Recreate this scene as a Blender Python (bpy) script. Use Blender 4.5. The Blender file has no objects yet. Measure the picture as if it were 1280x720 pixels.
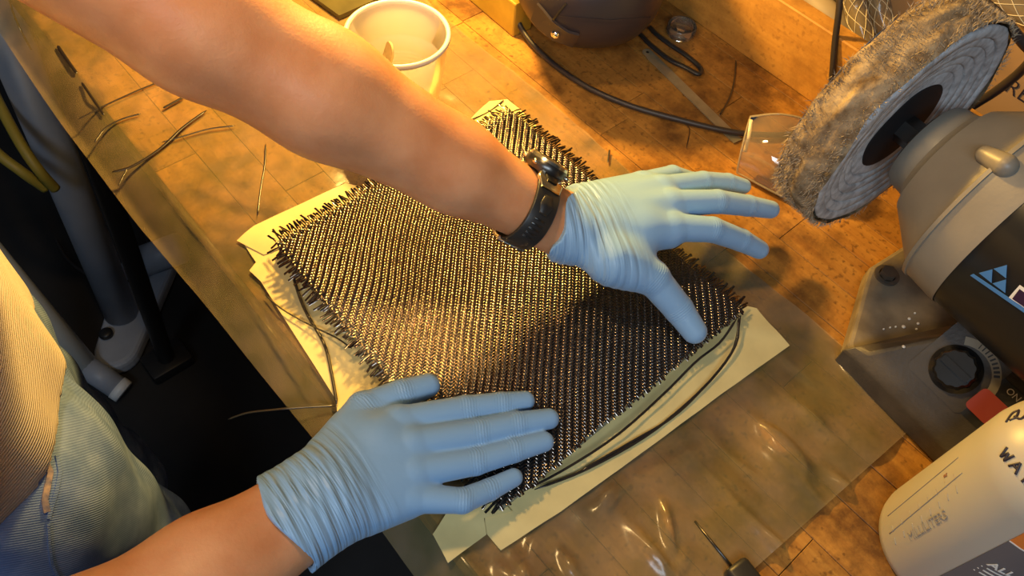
import bpy, bmesh, math, random
import numpy as np
from mathutils import Vector, Matrix
from mathutils.bvhtree import BVHTree

random.seed(7); rng = np.random.default_rng(7)
scene = bpy.context.scene
col = scene.collection
BZ = 0.9                      # height of the bench top above the floor; all coordinates below are relative to the bench top
HC = 0.625                    # camera height above the bench top
# ------------------------------------------------------------------ camera
FPX = 987.98
RW = np.array([[0.75522383, -0.50933184, 0.4125749],      # world axes seen from the camera (x right, y down, z forward)
               [-0.65173099, -0.65061131, 0.38980975],
               [0.06988338, -0.56328146, -0.82330451]])
cam_d = bpy.data.cameras.new('camera'); cam = bpy.data.objects.new('camera', cam_d); col.objects.link(cam)
cam_d.sensor_fit = 'HORIZONTAL'; cam_d.sensor_width = 36.0; cam_d.lens = FPX / 1280 * 36.0
cam_d.clip_start = 0.01; cam_d.clip_end = 50
m3 = Matrix([[RW[i][0], -RW[i][1], -RW[i][2]] for i in range(3)])
cam.matrix_world = Matrix.Translation((0, 0, BZ + HC)) @ m3.to_4x4()
scene.camera = cam
# ------------------------------------------------------------------ world, lights, exposure
w = bpy.data.worlds.new('world'); scene.world = w; w.use_nodes = True
bg = w.node_tree.nodes['Background']; bg.inputs[0].default_value = (0.62, 0.78, 1.0, 1); bg.inputs[1].default_value = 0.035
def light(name, kind, loc, energy, color, **kw):
    d = bpy.data.lights.new(name, kind); d.energy = energy; d.color = color
    for k, v in kw.items(): setattr(d, k, v)
    o = bpy.data.objects.new(name, d); col.objects.link(o); o.location = (loc[0], loc[1], loc[2] + BZ)
    return o
light('bench_lamp', 'POINT', (0.50, 0.72, 0.43), 36.0, (1.0, 0.57, 0.12), shadow_soft_size=0.03)
light('overhead_lamp', 'POINT', (0.14, 0.46, 0.85), 12.0, (1.0, 0.64, 0.26), shadow_soft_size=0.04)
ceil = light('ceiling_fluorescent', 'AREA', (-0.75, -0.55, 1.35), 16.0, (0.72, 0.86, 1.0), shape='RECTANGLE', size=1.2, size_y=0.3)
ceil.rotation_euler = Vector((-1.0, -0.85, 1.25)).to_track_quat('Z', 'Y').to_euler()
scene.view_settings.view_transform = 'Standard'; scene.view_settings.look = 'None'
scene.view_settings.exposure = 0.0; scene.view_settings.gamma = 1.0
scene.view_settings.use_curve_mapping = False

# ------------------------------------------------------------------ helpers: places
def ray(u, v): return RW @ np.array([(u - 640) / FPX, (v - 360) / FPX, 1.0])
def W(u, v, z=0.0):
    d = ray(u, v); p = d * (-(HC - z) / d[2]); return np.array([p[0], p[1], z])
def WX(u, v, x):
    d = ray(u, v); p = d * (x / d[0]); return np.array([p[0], p[1], p[2] + HC])
# ------------------------------------------------------------------ helpers: objects
ORG = {}
def set_props(o, label=None, cat=None, group=None, kind=None):
    if label: o['label'] = label
    if cat: o['category'] = cat
    if group: o['group'] = group
    if kind: o['kind'] = kind
    return o
def thing(name, loc, label=None, cat=None, group=None, kind=None):
    o = bpy.data.objects.new(name, None); col.objects.link(o); o.empty_display_size = 0.02
    o.location = (loc[0], loc[1], loc[2] + BZ); ORG[o] = np.array([loc[0], loc[1], loc[2] + BZ])
    return set_props(o, label, cat, group, kind)
def mesh(name, V, F, mats, parent=None, smooth=True, label=None, cat=None, group=None, kind=None, mi=None, attrs=None, auto=None):
    V = np.asarray(V, dtype=np.float64).reshape(-1, 3) + [0, 0, BZ]
    if parent is None:
        org = np.array([V[:, 0].mean(), V[:, 1].mean(), V[:, 2].min()])
    else: org = ORG[parent]
    L = V - org
    me = bpy.data.meshes.new(name)
    if isinstance(F, np.ndarray):
        n = len(F); k = F.shape[1]
        me.vertices.add(len(L)); me.vertices.foreach_set('co', L.astype(np.float32).ravel())
        me.loops.add(n * k); me.loops.foreach_set('vertex_index', F.astype(np.int32).ravel())
        me.polygons.add(n); me.polygons.foreach_set('loop_start', np.arange(0, n * k, k, dtype=np.int32))
        me.polygons.foreach_set('loop_total', np.full(n, k, dtype=np.int32))
        me.update(calc_edges=True)
    else:
        me.from_pydata([tuple(p) for p in L], [], [tuple(int(i) for i in f) for f in F])
    if not isinstance(mats, (list, tuple)): mats = [mats]
    for m in mats: me.materials.append(m)
    if mi is not None: me.polygons.foreach_set('material_index', np.asarray(mi, dtype=np.int32))
    me.polygons.foreach_set('use_smooth', np.full(len(me.polygons), bool(smooth)))
    if attrs:
        for an, val in attrs.items():
            a = me.attributes.new(an, 'FLOAT', 'POINT'); a.data.foreach_set('value', np.asarray(val, dtype=np.float32))
    if smooth and auto: me.set_sharp_from_angle(angle=math.radians(auto))
    me.update()
    o = bpy.data.objects.new(name, me); col.objects.link(o)
    if parent is None: o.location = org
    else: o.parent = parent
    ORG[o] = org
    return set_props(o, label, cat, group, kind)
class G:
    """collects verts and faces"""
    def __init__(s): s.V = []; s.F = []; s.M = []
    def add(s, V, F, m=0):
        b = len(s.V); s.V += [tuple(p) for p in V]; s.F += [tuple(i + b for i in f) for f in F]; s.M += [m] * len(F); return s
def unit(v): v = np.asarray(v, float); return v / np.linalg.norm(v)
def frame(d, up=(0, 0, 1)):
    d = unit(d); up = np.asarray(up, float)
    if abs(d @ up) > 0.98: up = np.array([1.0, 0, 0])
    a = unit(np.cross(up, d)); b = np.cross(d, a); return a, b      # a sideways, b "up"
def spline(pts, n):
    """Catmull-Rom through pts"""
    P = np.array(pts, float); P = np.vstack([2 * P[0] - P[1], P, 2 * P[-1] - P[-2]]); m = len(P) - 3
    out = []
    for t in np.linspace(0, m, n):
        i = min(int(t), m - 1); f = t - i; a, b, c, d = P[i:i + 4]
        out.append(0.5 * ((2 * b) + (c - a) * f + (2 * a - 5 * b + 4 * c - d) * f * f + (3 * b - a - 3 * c + d) * f ** 3))
    return np.array(out)
def tube(pts, r, n=8, flat=1.0, closed=False, up=(0, 0, 1), caps=True):
    P = np.array(pts, float); m = len(P); V = []; F = []
    r = np.broadcast_to(np.asarray(r, float), (m,))
    for i in range(m):
        if closed: d = P[(i + 1) % m] - P[i - 1]
        else: d = P[min(i + 1, m - 1)] - P[max(i - 1, 0)]
        a, b = frame(d, up)
        for k in range(n):
            t = 2 * math.pi * k / n; V.append(P[i] + a * r[i] * math.cos(t) + b * r[i] * flat * math.sin(t))
    for i in range(m if closed else m - 1):
        for k in range(n):
            j = (i + 1) % m; F.append((i * n + k, i * n + (k + 1) % n, j * n + (k + 1) % n, j * n + k))
    if caps and not closed: F.append(tuple(range(n))[::-1]); F.append(tuple((m - 1) * n + k for k in range(n)))
    return V, F
def lathe(prof, n=48, c=(0, 0, 0), ax='z', full=True, close=False):
    """prof: list of (radius, height along axis)"""
    V = []; F = []; m = len(prof)
    for r, h in prof:
        for k in range(n):
            t = 2 * math.pi * k / n; x, y = r * math.cos(t), r * math.sin(t)
            V.append((c[0] + x, c[1] + y, c[2] + h) if ax == 'z' else (c[0] + x, c[1] + h, c[2] + y))
    for i in range(m if close else m - 1):
        j = (i + 1) % m
        for k in range(n):
            f = (i * n + k, i * n + (k + 1) % n, j * n + (k + 1) % n, j * n + k); F.append(f if ax == 'z' else f[::-1])
    return V, F
def box(c, s, rz=0.0):
    V = []
    for z in (-1, 1):
        for y in (-1, 1):
            for x in (-1, 1): 
                px, py = x * s[0] / 2, y * s[1] / 2
                V.append((c[0] + px * math.cos(rz) - py * math.sin(rz), c[1] + px * math.sin(rz) + py * math.cos(rz), c[2] + z * s[2] / 2))
    return V, [(0, 2, 3, 1), (4, 5, 7, 6), (0, 1, 5, 4), (2, 6, 7, 3), (0, 4, 6, 2), (1, 3, 7, 5)]
def bevbox(c, s, b, rz=0.0, seg=2):
    bm = bmesh.new(); bmesh.ops.create_cube(bm, size=1); bmesh.ops.scale(bm, vec=s, verts=bm.verts)
    bmesh.ops.bevel(bm, geom=list(bm.edges), offset=b, segments=seg, affect='EDGES', profile=0.5)
    bmesh.ops.rotate(bm, cent=(0, 0, 0), matrix=Matrix.Rotation(rz, 3, 'Z'), verts=bm.verts)
    bmesh.ops.translate(bm, vec=c, verts=bm.verts); bm.verts.index_update()
    V = [tuple(v.co) for v in bm.verts]; F = [tuple(v.index for v in f.verts) for f in bm.faces]; bm.free(); return V, F
def prism(poly, z0, z1):
    n = len(poly); V = [(p[0], p[1], z0) for p in poly] + [(p[0], p[1], z1) for p in poly]
    F = [tuple(range(n))[::-1], tuple(range(n, 2 * n))] + [(i, (i + 1) % n, n + (i + 1) % n, n + i) for i in range(n)]
    return V, F
def bvh_of(o):
    me = o.data; off = ORG[o]
    return BVHTree.FromPolygons([tuple(np.array(v.co) + off - [0, 0, BZ]) for v in me.vertices], [tuple(p.vertices) for p in me.polygons])
def hit(bvh, u, v):
    d = ray(u, v); loc, nor, i, dist = bvh.ray_cast(Vector((0, 0, HC)), Vector(tuple(d)))
    return (np.array(loc), np.array(nor)) if loc is not None else (None, None)
def noise_field(shape, scale, seed):
    """smooth random field by bicubic-ish interpolation"""
    r = np.random.default_rng(seed); n0, n1 = max(4, int(scale[0]) + 3), max(4, int(scale[1]) + 3); g = r.standard_normal((n0, n1))
    def samp(x, y):
        xi = np.clip(np.floor(x).astype(int), 0, n0 - 2); yi = np.clip(np.floor(y).astype(int), 0, n1 - 2)
        fx = x - xi; fy = y - yi; fx = fx * fx * (3 - 2 * fx); fy = fy * fy * (3 - 2 * fy)
        return (g[xi, yi] * (1 - fx) + g[xi + 1, yi] * fx) * (1 - fy) + (g[xi, yi + 1] * (1 - fx) + g[xi + 1, yi + 1] * fx) * fy
    X, Y = np.meshgrid(np.linspace(0, n0 - 2.001, shape[0]), np.linspace(0, n1 - 2.001, shape[1]), indexing='ij')
    return samp(X, Y)
# ------------------------------------------------------------------ helpers: materials
def mat(name, color, rough=0.5, metal=0.0, var=0.0, vscale=40.0, bump=0.0, bscale=200.0, color2=None, spec=0.5, sss=0.0, coat=0.0, vdet=4.0, lo=0.35, hi=0.65, stretch=None):
    m = bpy.data.materials.new(name); m.use_nodes = True; nt = m.node_tree; N = nt.nodes; L = nt.links
    b = N['Principled BSDF']; b.inputs['Base Color'].default_value = (*color, 1); b.inputs['Roughness'].default_value = rough
    b.inputs['Metallic'].default_value = metal; b.inputs['Specular IOR Level'].default_value = spec
    if coat: b.inputs['Coat Weight'].default_value = coat; b.inputs['Coat Roughness'].default_value = 0.1
    if sss: b.inputs['Subsurface Weight'].default_value = sss; b.inputs['Subsurface Radius'].default_value = (0.006, 0.002, 0.001); b.inputs['Subsurface Scale'].default_value = 1.0
    tc = N.new('ShaderNodeTexCoord'); vec = tc.outputs['Object']
    if stretch:
        mp = N.new('ShaderNodeMapping'); mp.inputs['Scale'].default_value = stretch; L.new(vec, mp.inputs[0]); vec = mp.outputs[0]
    if color2 or var:
        if not color2: color2 = tuple(max(0, c * (1 - var)) for c in color)
        n = N.new('ShaderNodeTexNoise'); n.inputs['Scale'].default_value = vscale; n.inputs['Detail'].default_value = vdet; L.new(vec, n.inputs['Vector'])
        r = N.new('ShaderNodeValToRGB'); r.color_ramp.elements[0].position = lo; r.color_ramp.elements[1].position = hi
        r.color_ramp.elements[0].color = (*color2, 1); r.color_ramp.elements[1].color = (*color, 1)
        L.new(n.outputs['Fac'], r.inputs[0]); L.new(r.outputs[0], b.inputs['Base Color'])
    if bump:
        n = N.new('ShaderNodeTexNoise'); n.inputs['Scale'].default_value = bscale; n.inputs['Detail'].default_value = 3; L.new(vec, n.inputs['Vector'])
        bp = N.new('ShaderNodeBump'); bp.inputs['Strength'].default_value = bump; bp.inputs['Distance'].default_value = 0.001
        L.new(n.outputs['Fac'], bp.inputs['Height']); L.new(bp.outputs[0], b.inputs['Normal'])
    m['b'] = 1
    return m
def nodes(m): return m.node_tree.nodes, m.node_tree.links, m.node_tree.nodes['Principled BSDF']

M = {}
def wood_mat(name, c_light, c_dark, c_stain, along='y', rough=0.5, rand=True):
    m = bpy.data.materials.new(name); m.use_nodes = True; N, L, b = nodes(m)
    tc = N.new('ShaderNodeTexCoord'); oi = N.new('ShaderNodeObjectInfo')
    off = N.new('ShaderNodeVectorMath'); off.operation = 'SCALE'; off.inputs[0].default_value = (7.3, 3.1, 5.7)
    if rand: L.new(oi.outputs['Random'], off.inputs['Scale'])
    else: off.inputs['Scale'].default_value = 0.3
    add = N.new('ShaderNodeVectorMath'); L.new(tc.outputs['Object'], add.inputs[0]); L.new(off.outputs[0], add.inputs[1])
    mp = N.new('ShaderNodeMapping'); mp.inputs['Scale'].default_value = (60, 5, 60) if along == 'y' else (5, 60, 60); L.new(add.outputs[0], mp.inputs[0])
    n = N.new('ShaderNodeTexNoise'); n.inputs['Scale'].default_value = 2.0; n.inputs['Detail'].default_value = 8; n.inputs['Roughness'].default_value = 0.65; n.inputs['Distortion'].default_value = 0.6; L.new(mp.outputs[0], n.inputs['Vector'])
    r = N.new('ShaderNodeValToRGB'); e = r.color_ramp.elements; e[0].position = 0.3; e[0].color = (*c_dark, 1); e[1].position = 0.7; e[1].color = (*c_light, 1)
    L.new(n.outputs['Fac'], r.inputs[0])
    hv = N.new('ShaderNodeHueSaturation'); L.new(r.outputs[0], hv.inputs['Color'])
    mr = N.new('ShaderNodeMapRange'); mr.inputs['To Min'].default_value = 0.84; mr.inputs['To Max'].default_value = 1.08; L.new(oi.outputs['Random'], mr.inputs['Value'])
    if rand: L.new(mr.outputs[0], hv.inputs['Value'])
    # worn-in stains, continuous over the whole top
    n2 = N.new('ShaderNodeTexNoise'); n2.inputs['Scale'].default_value = 9; n2.inputs['Detail'].default_value = 9; n2.inputs['Roughness'].default_value = 0.72; L.new(tc.outputs['Object'], n2.inputs['Vector'])
    r2 = N.new('ShaderNodeValToRGB'); e = r2.color_ramp.elements; e[0].position = 0.45; e[0].color = (0, 0, 0, 1); e[1].position = 0.62; e[1].color = (1, 1, 1, 1); L.new(n2.outputs['Fac'], r2.inputs[0])
    n3 = N.new('ShaderNodeTexNoise'); n3.inputs['Scale'].default_value = 160; n3.inputs['Detail'].default_value = 4; L.new(tc.outputs['Object'], n3.inputs['Vector'])
    r3 = N.new('ShaderNodeValToRGB'); e = r3.color_ramp.elements; e[0].position = 0.54; e[0].color = (0, 0, 0, 1); e[1].position = 0.70; e[1].color = (1, 1, 1, 1); L.new(n3.outputs['Fac'], r3.inputs[0])
    mx = N.new('ShaderNodeMix'); mx.data_type = 'RGBA'; ml = N.new('ShaderNodeMath'); ml.operation = 'MULTIPLY'; ml.inputs[1].default_value = 0.92
    mxm = N.new('ShaderNodeMath'); mxm.operation = 'MAXIMUM'; L.new(r2.outputs[0], mxm.inputs[0])
    mm = N.new('ShaderNodeMath'); mm.operation = 'MULTIPLY'; mm.inputs[1].default_value = 0.85; L.new(r3.outputs[0], mm.inputs[0]); L.new(mm.outputs[0], mxm.inputs[1])
    L.new(mxm.outputs[0], ml.inputs[0]); L.new(ml.outputs[0], mx.inputs['Factor']); L.new(hv.outputs[0], mx.inputs['A']); mx.inputs['B'].default_value = (*c_stain, 1)
    L.new(mx.outputs['Result'], b.inputs['Base Color'])
    b.inputs['Roughness'].default_value = rough; b.inputs['Specular IOR Level'].default_value = 0.35
    bp = N.new('ShaderNodeBump'); bp.inputs['Strength'].default_value = 0.35; bp.inputs['Distance'].default_value = 0.001; L.new(n.outputs['Fac'], bp.inputs['Height']); L.new(bp.outputs[0], b.inputs['Normal'])
    return m
M['bench'] = wood_mat('worn_maple', (0.50, 0.25, 0.05), (0.33, 0.14, 0.025), (0.10, 0.042, 0.011))
M['pine'] = wood_mat('pine_board', (0.56, 0.29, 0.06), (0.44, 0.21, 0.04), (0.30, 0.14, 0.03), rand=False)
M['tape'] = mat('masking_paper', (0.84, 0.68, 0.30), 0.6, var=0.12, vscale=30, bump=0.25, bscale=90)
M['board'] = mat('grey_green_board', (0.24, 0.28, 0.25), 0.6, var=0.2)
M['black_base'] = mat('dark_resin', (0.012, 0.009, 0.008), 0.5)
M['tow'] = mat('carbon_tow', (0.20, 0.165, 0.14), 0.17, 1.0)
M['towloose'] = mat('carbon_loose', (0.018, 0.013, 0.012), 0.33, spec=0.9)
M['skin'] = mat('skin', (0.67, 0.33, 0.17), 0.46, color2=(0.57, 0.245, 0.11), vscale=28, vdet=6, bump=0.22, bscale=420, spec=0.35, sss=0.25)
M['rubber'] = mat('black_rubber', (0.018, 0.018, 0.019), 0.42)
M['cable'] = mat('cable', (0.035, 0.028, 0.026), 0.45)
M['silver'] = mat('satin_metal', (0.72, 0.66, 0.52), 0.25, 1.0)
M['darkmetal'] = mat('dark_metal', (0.10, 0.095, 0.09), 0.3, 0.9)
M['helmet'] = mat('helmet_plastic', (0.040, 0.032, 0.036), 0.42, spec=0.3, var=0.25, vscale=8)
M['chrome'] = mat('chrome', (0.85, 0.85, 0.85), 0.12, 1.0)
M['ylw'] = mat('yellow_card', (0.52, 0.33, 0.03), 0.5, var=0.25, vscale=25)
M['olive'] = mat('olive_plate', (0.10, 0.085, 0.03), 0.5, var=0.3, vscale=30)
M['housing'] = mat('beige_housing', (0.28, 0.25, 0.20), 0.42, var=0.18, vscale=18, bump=0.12, bscale=300)
M['casting'] = mat('dark_casting', (0.032, 0.027, 0.024), 0.5, color2=(0.075, 0.064, 0.052), vscale=22, vdet=8, bump=0.3, bscale=350)
M['castfoot'] = mat('dusty_foot', (0.23, 0.19, 0.13), 0.6, color2=(0.13, 0.105, 0.075), vscale=35, vdet=8, bump=0.3, bscale=300)
M['castbolt'] = mat('dusty_bolt', (0.11, 0.09, 0.07), 0.55, 0.3)
M['blackgloss'] = mat('black_gloss', (0.012, 0.012, 0.012), 0.28)
M['red'] = mat('red_switch', (0.42, 0.05, 0.03), 0.4)
M['blue'] = mat('logo_blue', (0.06, 0.20, 0.50), 0.5)
M['white'] = mat('white_paint', (0.8, 0.78, 0.72), 0.5)
M['grey_ink'] = mat('grey_ink', (0.30, 0.28, 0.25), 0.6)
M['marker'] = mat('marker_ink', (0.02, 0.015, 0.03), 0.5)
M['orange'] = mat('label_orange', (0.75, 0.22, 0.04), 0.45)
M['slate'] = mat('label_slate', (0.13, 0.13, 0.14), 0.45)
M['floor'] = mat('dark_concrete', (0.018, 0.017, 0.018), 0.7, var=0.5, vscale=6)
M['wall'] = mat('dim_wall', (0.10, 0.085, 0.07), 0.8)
M['steelgrey'] = mat('blue_grey_paint', (0.34, 0.38, 0.46), 0.45, var=0.15, vscale=14)
M['blackpaint'] = mat('black_paint', (0.013, 0.013, 0.014), 0.45)
M['cardboard'] = mat('cardboard', (0.36, 0.22, 0.10), 0.8, var=0.2, vscale=12)
M['cord_yellow'] = mat('yellow_cord', (0.30, 0.25, 0.04), 0.5)
M['stick'] = mat('stick_wood', (0.62, 0.44, 0.22), 0.5, var=0.2, vscale=60)
M['buffrim'] = mat('buff_rim', (0.42, 0.33, 0.21), 0.95, color2=(0.13, 0.085, 0.045), vscale=85, vdet=10, bump=1.0, bscale=260, spec=0.1, lo=0.3, hi=0.72)
M['buffface'] = mat('buff_cotton', (0.62, 0.62, 0.62), 0.95, color2=(0.30, 0.28, 0.27), vscale=110, vdet=8, bump=0.8, bscale=500, spec=0.1, lo=0.25, hi=0.6)
M['washer'] = mat('matt_black_washer', (0.016, 0.015, 0.016), 0.7, spec=0.2)
M['fibre'] = mat('buff_fibre', (0.40, 0.32, 0.22), 0.9, spec=0.1)
M['steel_blade'] = mat('blade_steel', (0.42, 0.37, 0.24), 0.4, 0.6, var=0.2, vscale=60)
def new_mat(name):
    m = bpy.data.materials.new(name); m.use_nodes = True; return m
def clear_mat(name, color, fac_diff, rough, diff=(0.8, 0.8, 0.8), ior=1.45, gloss=1.0, bump=0.0, bscale=60, transl=0.5, stain=None):
    """thin see-through plastic: transparent + milky part + fresnel gloss"""
    m = new_mat(name); N = m.node_tree.nodes; L = m.node_tree.links; N.remove(N['Principled BSDF']); out = N['Material Output']
    tr = N.new('ShaderNodeBsdfTransparent'); tr.inputs[0].default_value = (*color, 1)
    df = N.new('ShaderNodeBsdfDiffuse'); df.inputs[0].default_value = (*diff, 1); tl = N.new('ShaderNodeBsdfTranslucent'); tl.inputs[0].default_value = (*diff, 1)
    a = N.new('ShaderNodeMixShader'); a.inputs[0].default_value = transl; L.new(df.outputs[0], a.inputs[1]); L.new(tl.outputs[0], a.inputs[2])
    b = N.new('ShaderNodeMixShader'); b.inputs[0].default_value = fac_diff; L.new(tr.outputs[0], b.inputs[1]); L.new(a.outputs[0], b.inputs[2])
    g = N.new('ShaderNodeBsdfGlossy'); g.inputs['Roughness'].default_value = rough; g.inputs[0].default_value = (gloss, gloss, gloss, 1)
    fr = N.new('ShaderNodeFresnel'); fr.inputs[0].default_value = ior
    c = N.new('ShaderNodeMixShader'); L.new(fr.outputs[0], c.inputs[0]); L.new(b.outputs[0], c.inputs[1]); L.new(g.outputs[0], c.inputs[2]); L.new(c.outputs[0], out.inputs[0])
    if stain:
        tc = N.new('ShaderNodeTexCoord'); n = N.new('ShaderNodeTexNoise'); n.inputs['Scale'].default_value = 9; n.inputs['Detail'].default_value = 7; n.inputs['Roughness'].default_value = 0.65; L.new(tc.outputs['Object'], n.inputs['Vector'])
        r = N.new('ShaderNodeValToRGB'); r.color_ramp.elements[0].position = 0.40; r.color_ramp.elements[0].color = (*stain, 1); r.color_ramp.elements[1].position = 0.56; r.color_ramp.elements[1].color = (*diff, 1); L.new(n.outputs['Fac'], r.inputs[0])
        for s in (df, tl): L.new(r.outputs[0], s.inputs[0])
    if bump:
        tc = N.new('ShaderNodeTexCoord'); n = N.new('ShaderNodeTexNoise'); n.inputs['Scale'].default_value = bscale; n.inputs['Detail'].default_value = 5; L.new(tc.outputs['Object'], n.inputs['Vector'])
        bp = N.new('ShaderNodeBump'); bp.inputs['Strength'].default_value = bump; bp.inputs['Distance'].default_value = 0.002; L.new(n.outputs['Fac'], bp.inputs['Height'])
        for s in (g, df, fr): L.new(bp.outputs[0], s.inputs['Normal'])
    return m
M['sheet'] = clear_mat('poly_sheet', (0.93, 0.92, 0.88), 0.34, 0.2, (0.56, 0.43, 0.25), 1.42, bump=0.18, bscale=45, transl=0.25, stain=(0.36, 0.31, 0.13))
M['clear'] = clear_mat('clear_plastic', (0.93, 0.90, 0.84), 0.14, 0.04, (0.8, 0.75, 0.65), 1.55)
M['cup'] = clear_mat('cup_plastic', (0.95, 0.93, 0.88), 0.93, 0.3, (0.90, 0.88, 0.80), 1.12, transl=0.5)
M['resin'] = mat('resin', (0.55, 0.42, 0.2), 0.08)
M['bottle'] = mat('milky_plastic', (0.46, 0.44, 0.38), 0.38, var=0.06, vscale=8, sss=0.15)
M['hose'] = clear_mat('hose_plastic', (0.85, 0.78, 0.62), 0.6, 0.15, (0.34, 0.27, 0.17), 1.45, transl=0.2)
M['braid'] = mat('hose_braid', (0.62, 0.55, 0.38), 0.5)

def glove_mat():
    m = new_mat('nitrile_glove'); N, L, b = nodes(m)
    b.inputs['Base Color'].default_value = (0.25, 0.44, 0.70, 1); b.inputs['Roughness'].default_value = 0.42; b.inputs['Specular IOR Level'].default_value = 0.4
    b.inputs['Sheen Weight'].default_value = 0.15
    at = {}
    for k in ('gs', 'gt', 'gw', 'gf'):
        a = N.new('ShaderNodeAttribute'); a.attribute_name = k; at[k] = a.outputs['Fac']
    def scl(o, f):
        x = N.new('ShaderNodeMath'); x.operation = 'MULTIPLY'; L.new(o, x.inputs[0]); x.inputs[1].default_value = f; return x.outputs[0]
    cx = N.new('ShaderNodeCombineXYZ'); L.new(scl(at['gs'], 190.0), cx.inputs[0]); L.new(scl(at['gt'], 16.0), cx.inputs[1])
    n = N.new('ShaderNodeTexNoise'); n.inputs['Scale'].default_value = 1.0; n.inputs['Detail'].default_value = 2.0; n.inputs['Distortion'].default_value = 0.25; L.new(cx.outputs[0], n.inputs['Vector'])
    rr = N.new('ShaderNodeValToRGB'); rr.color_ramp.elements[0].position = 0.35; rr.color_ramp.elements[1].position = 0.62; L.new(n.outputs['Fac'], rr.inputs[0])
    h1 = N.new('ShaderNodeMath'); h1.operation = 'MULTIPLY'; L.new(rr.outputs[0], h1.inputs[0]); L.new(at['gw'], h1.inputs[1])
    tc = N.new('ShaderNodeTexCoord'); n2 = N.new('ShaderNodeTexNoise'); n2.inputs['Scale'].default_value = 140; n2.inputs['Detail'].default_value = 2; L.new(tc.outputs['Object'], n2.inputs['Vector'])
    h2 = N.new('ShaderNodeMath'); h2.operation = 'MULTIPLY_ADD'; L.new(n2.outputs['Fac'], h2.inputs[0]); h2.inputs[1].default_value = 0.10; L.new(h1.outputs[0], h2.inputs[2])
    h3 = N.new('ShaderNodeMath'); h3.operation = 'ADD'; L.new(h2.outputs[0], h3.inputs[0]); L.new(at['gf'], h3.inputs[1])
    bp = N.new('ShaderNodeBump'); bp.inputs['Strength'].default_value = 0.8; bp.inputs['Distance'].default_value = 0.0016; L.new(h3.outputs[0], bp.inputs['Height']); L.new(bp.outputs[0], b.inputs['Normal'])
    return m
M['glove'] = glove_mat()
def cloth_mat(name, c1, c2, axis, freq, strength, vscale=20, dist=0.0006):
    m = mat(name, c1, 0.85, color2=c2, vscale=vscale, vdet=8, spec=0.2); N, L, b = nodes(m)
    tc = N.new('ShaderNodeTexCoord'); wv = N.new('ShaderNodeTexWave'); wv.bands_direction = axis; wv.inputs['Scale'].default_value = freq; wv.inputs['Distortion'].default_value = 0.6; wv.inputs['Detail'].default_value = 1; L.new(tc.outputs['Object'], wv.inputs['Vector'])
    bp = N.new('ShaderNodeBump'); bp.inputs['Strength'].default_value = strength; bp.inputs['Distance'].default_value = dist; L.new(wv.outputs['Fac'], bp.inputs['Height']); L.new(bp.outputs[0], b.inputs['Normal'])
    return m
M['shirt'] = cloth_mat('white_rib_knit', (0.80, 0.75, 0.70), (0.74, 0.68, 0.62), 'Z', 105, 0.8, dist=0.0009)
M['denim'] = cloth_mat('faded_denim', (0.22, 0.33, 0.64), (0.13, 0.22, 0.50), 'DIAGONAL', 210, 0.35, vscale=45)
M['fray'] = mat('frayed_denim', (0.55, 0.42, 0.36), 0.9, color2=(0.10, 0.13, 0.28), vscale=120)

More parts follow.
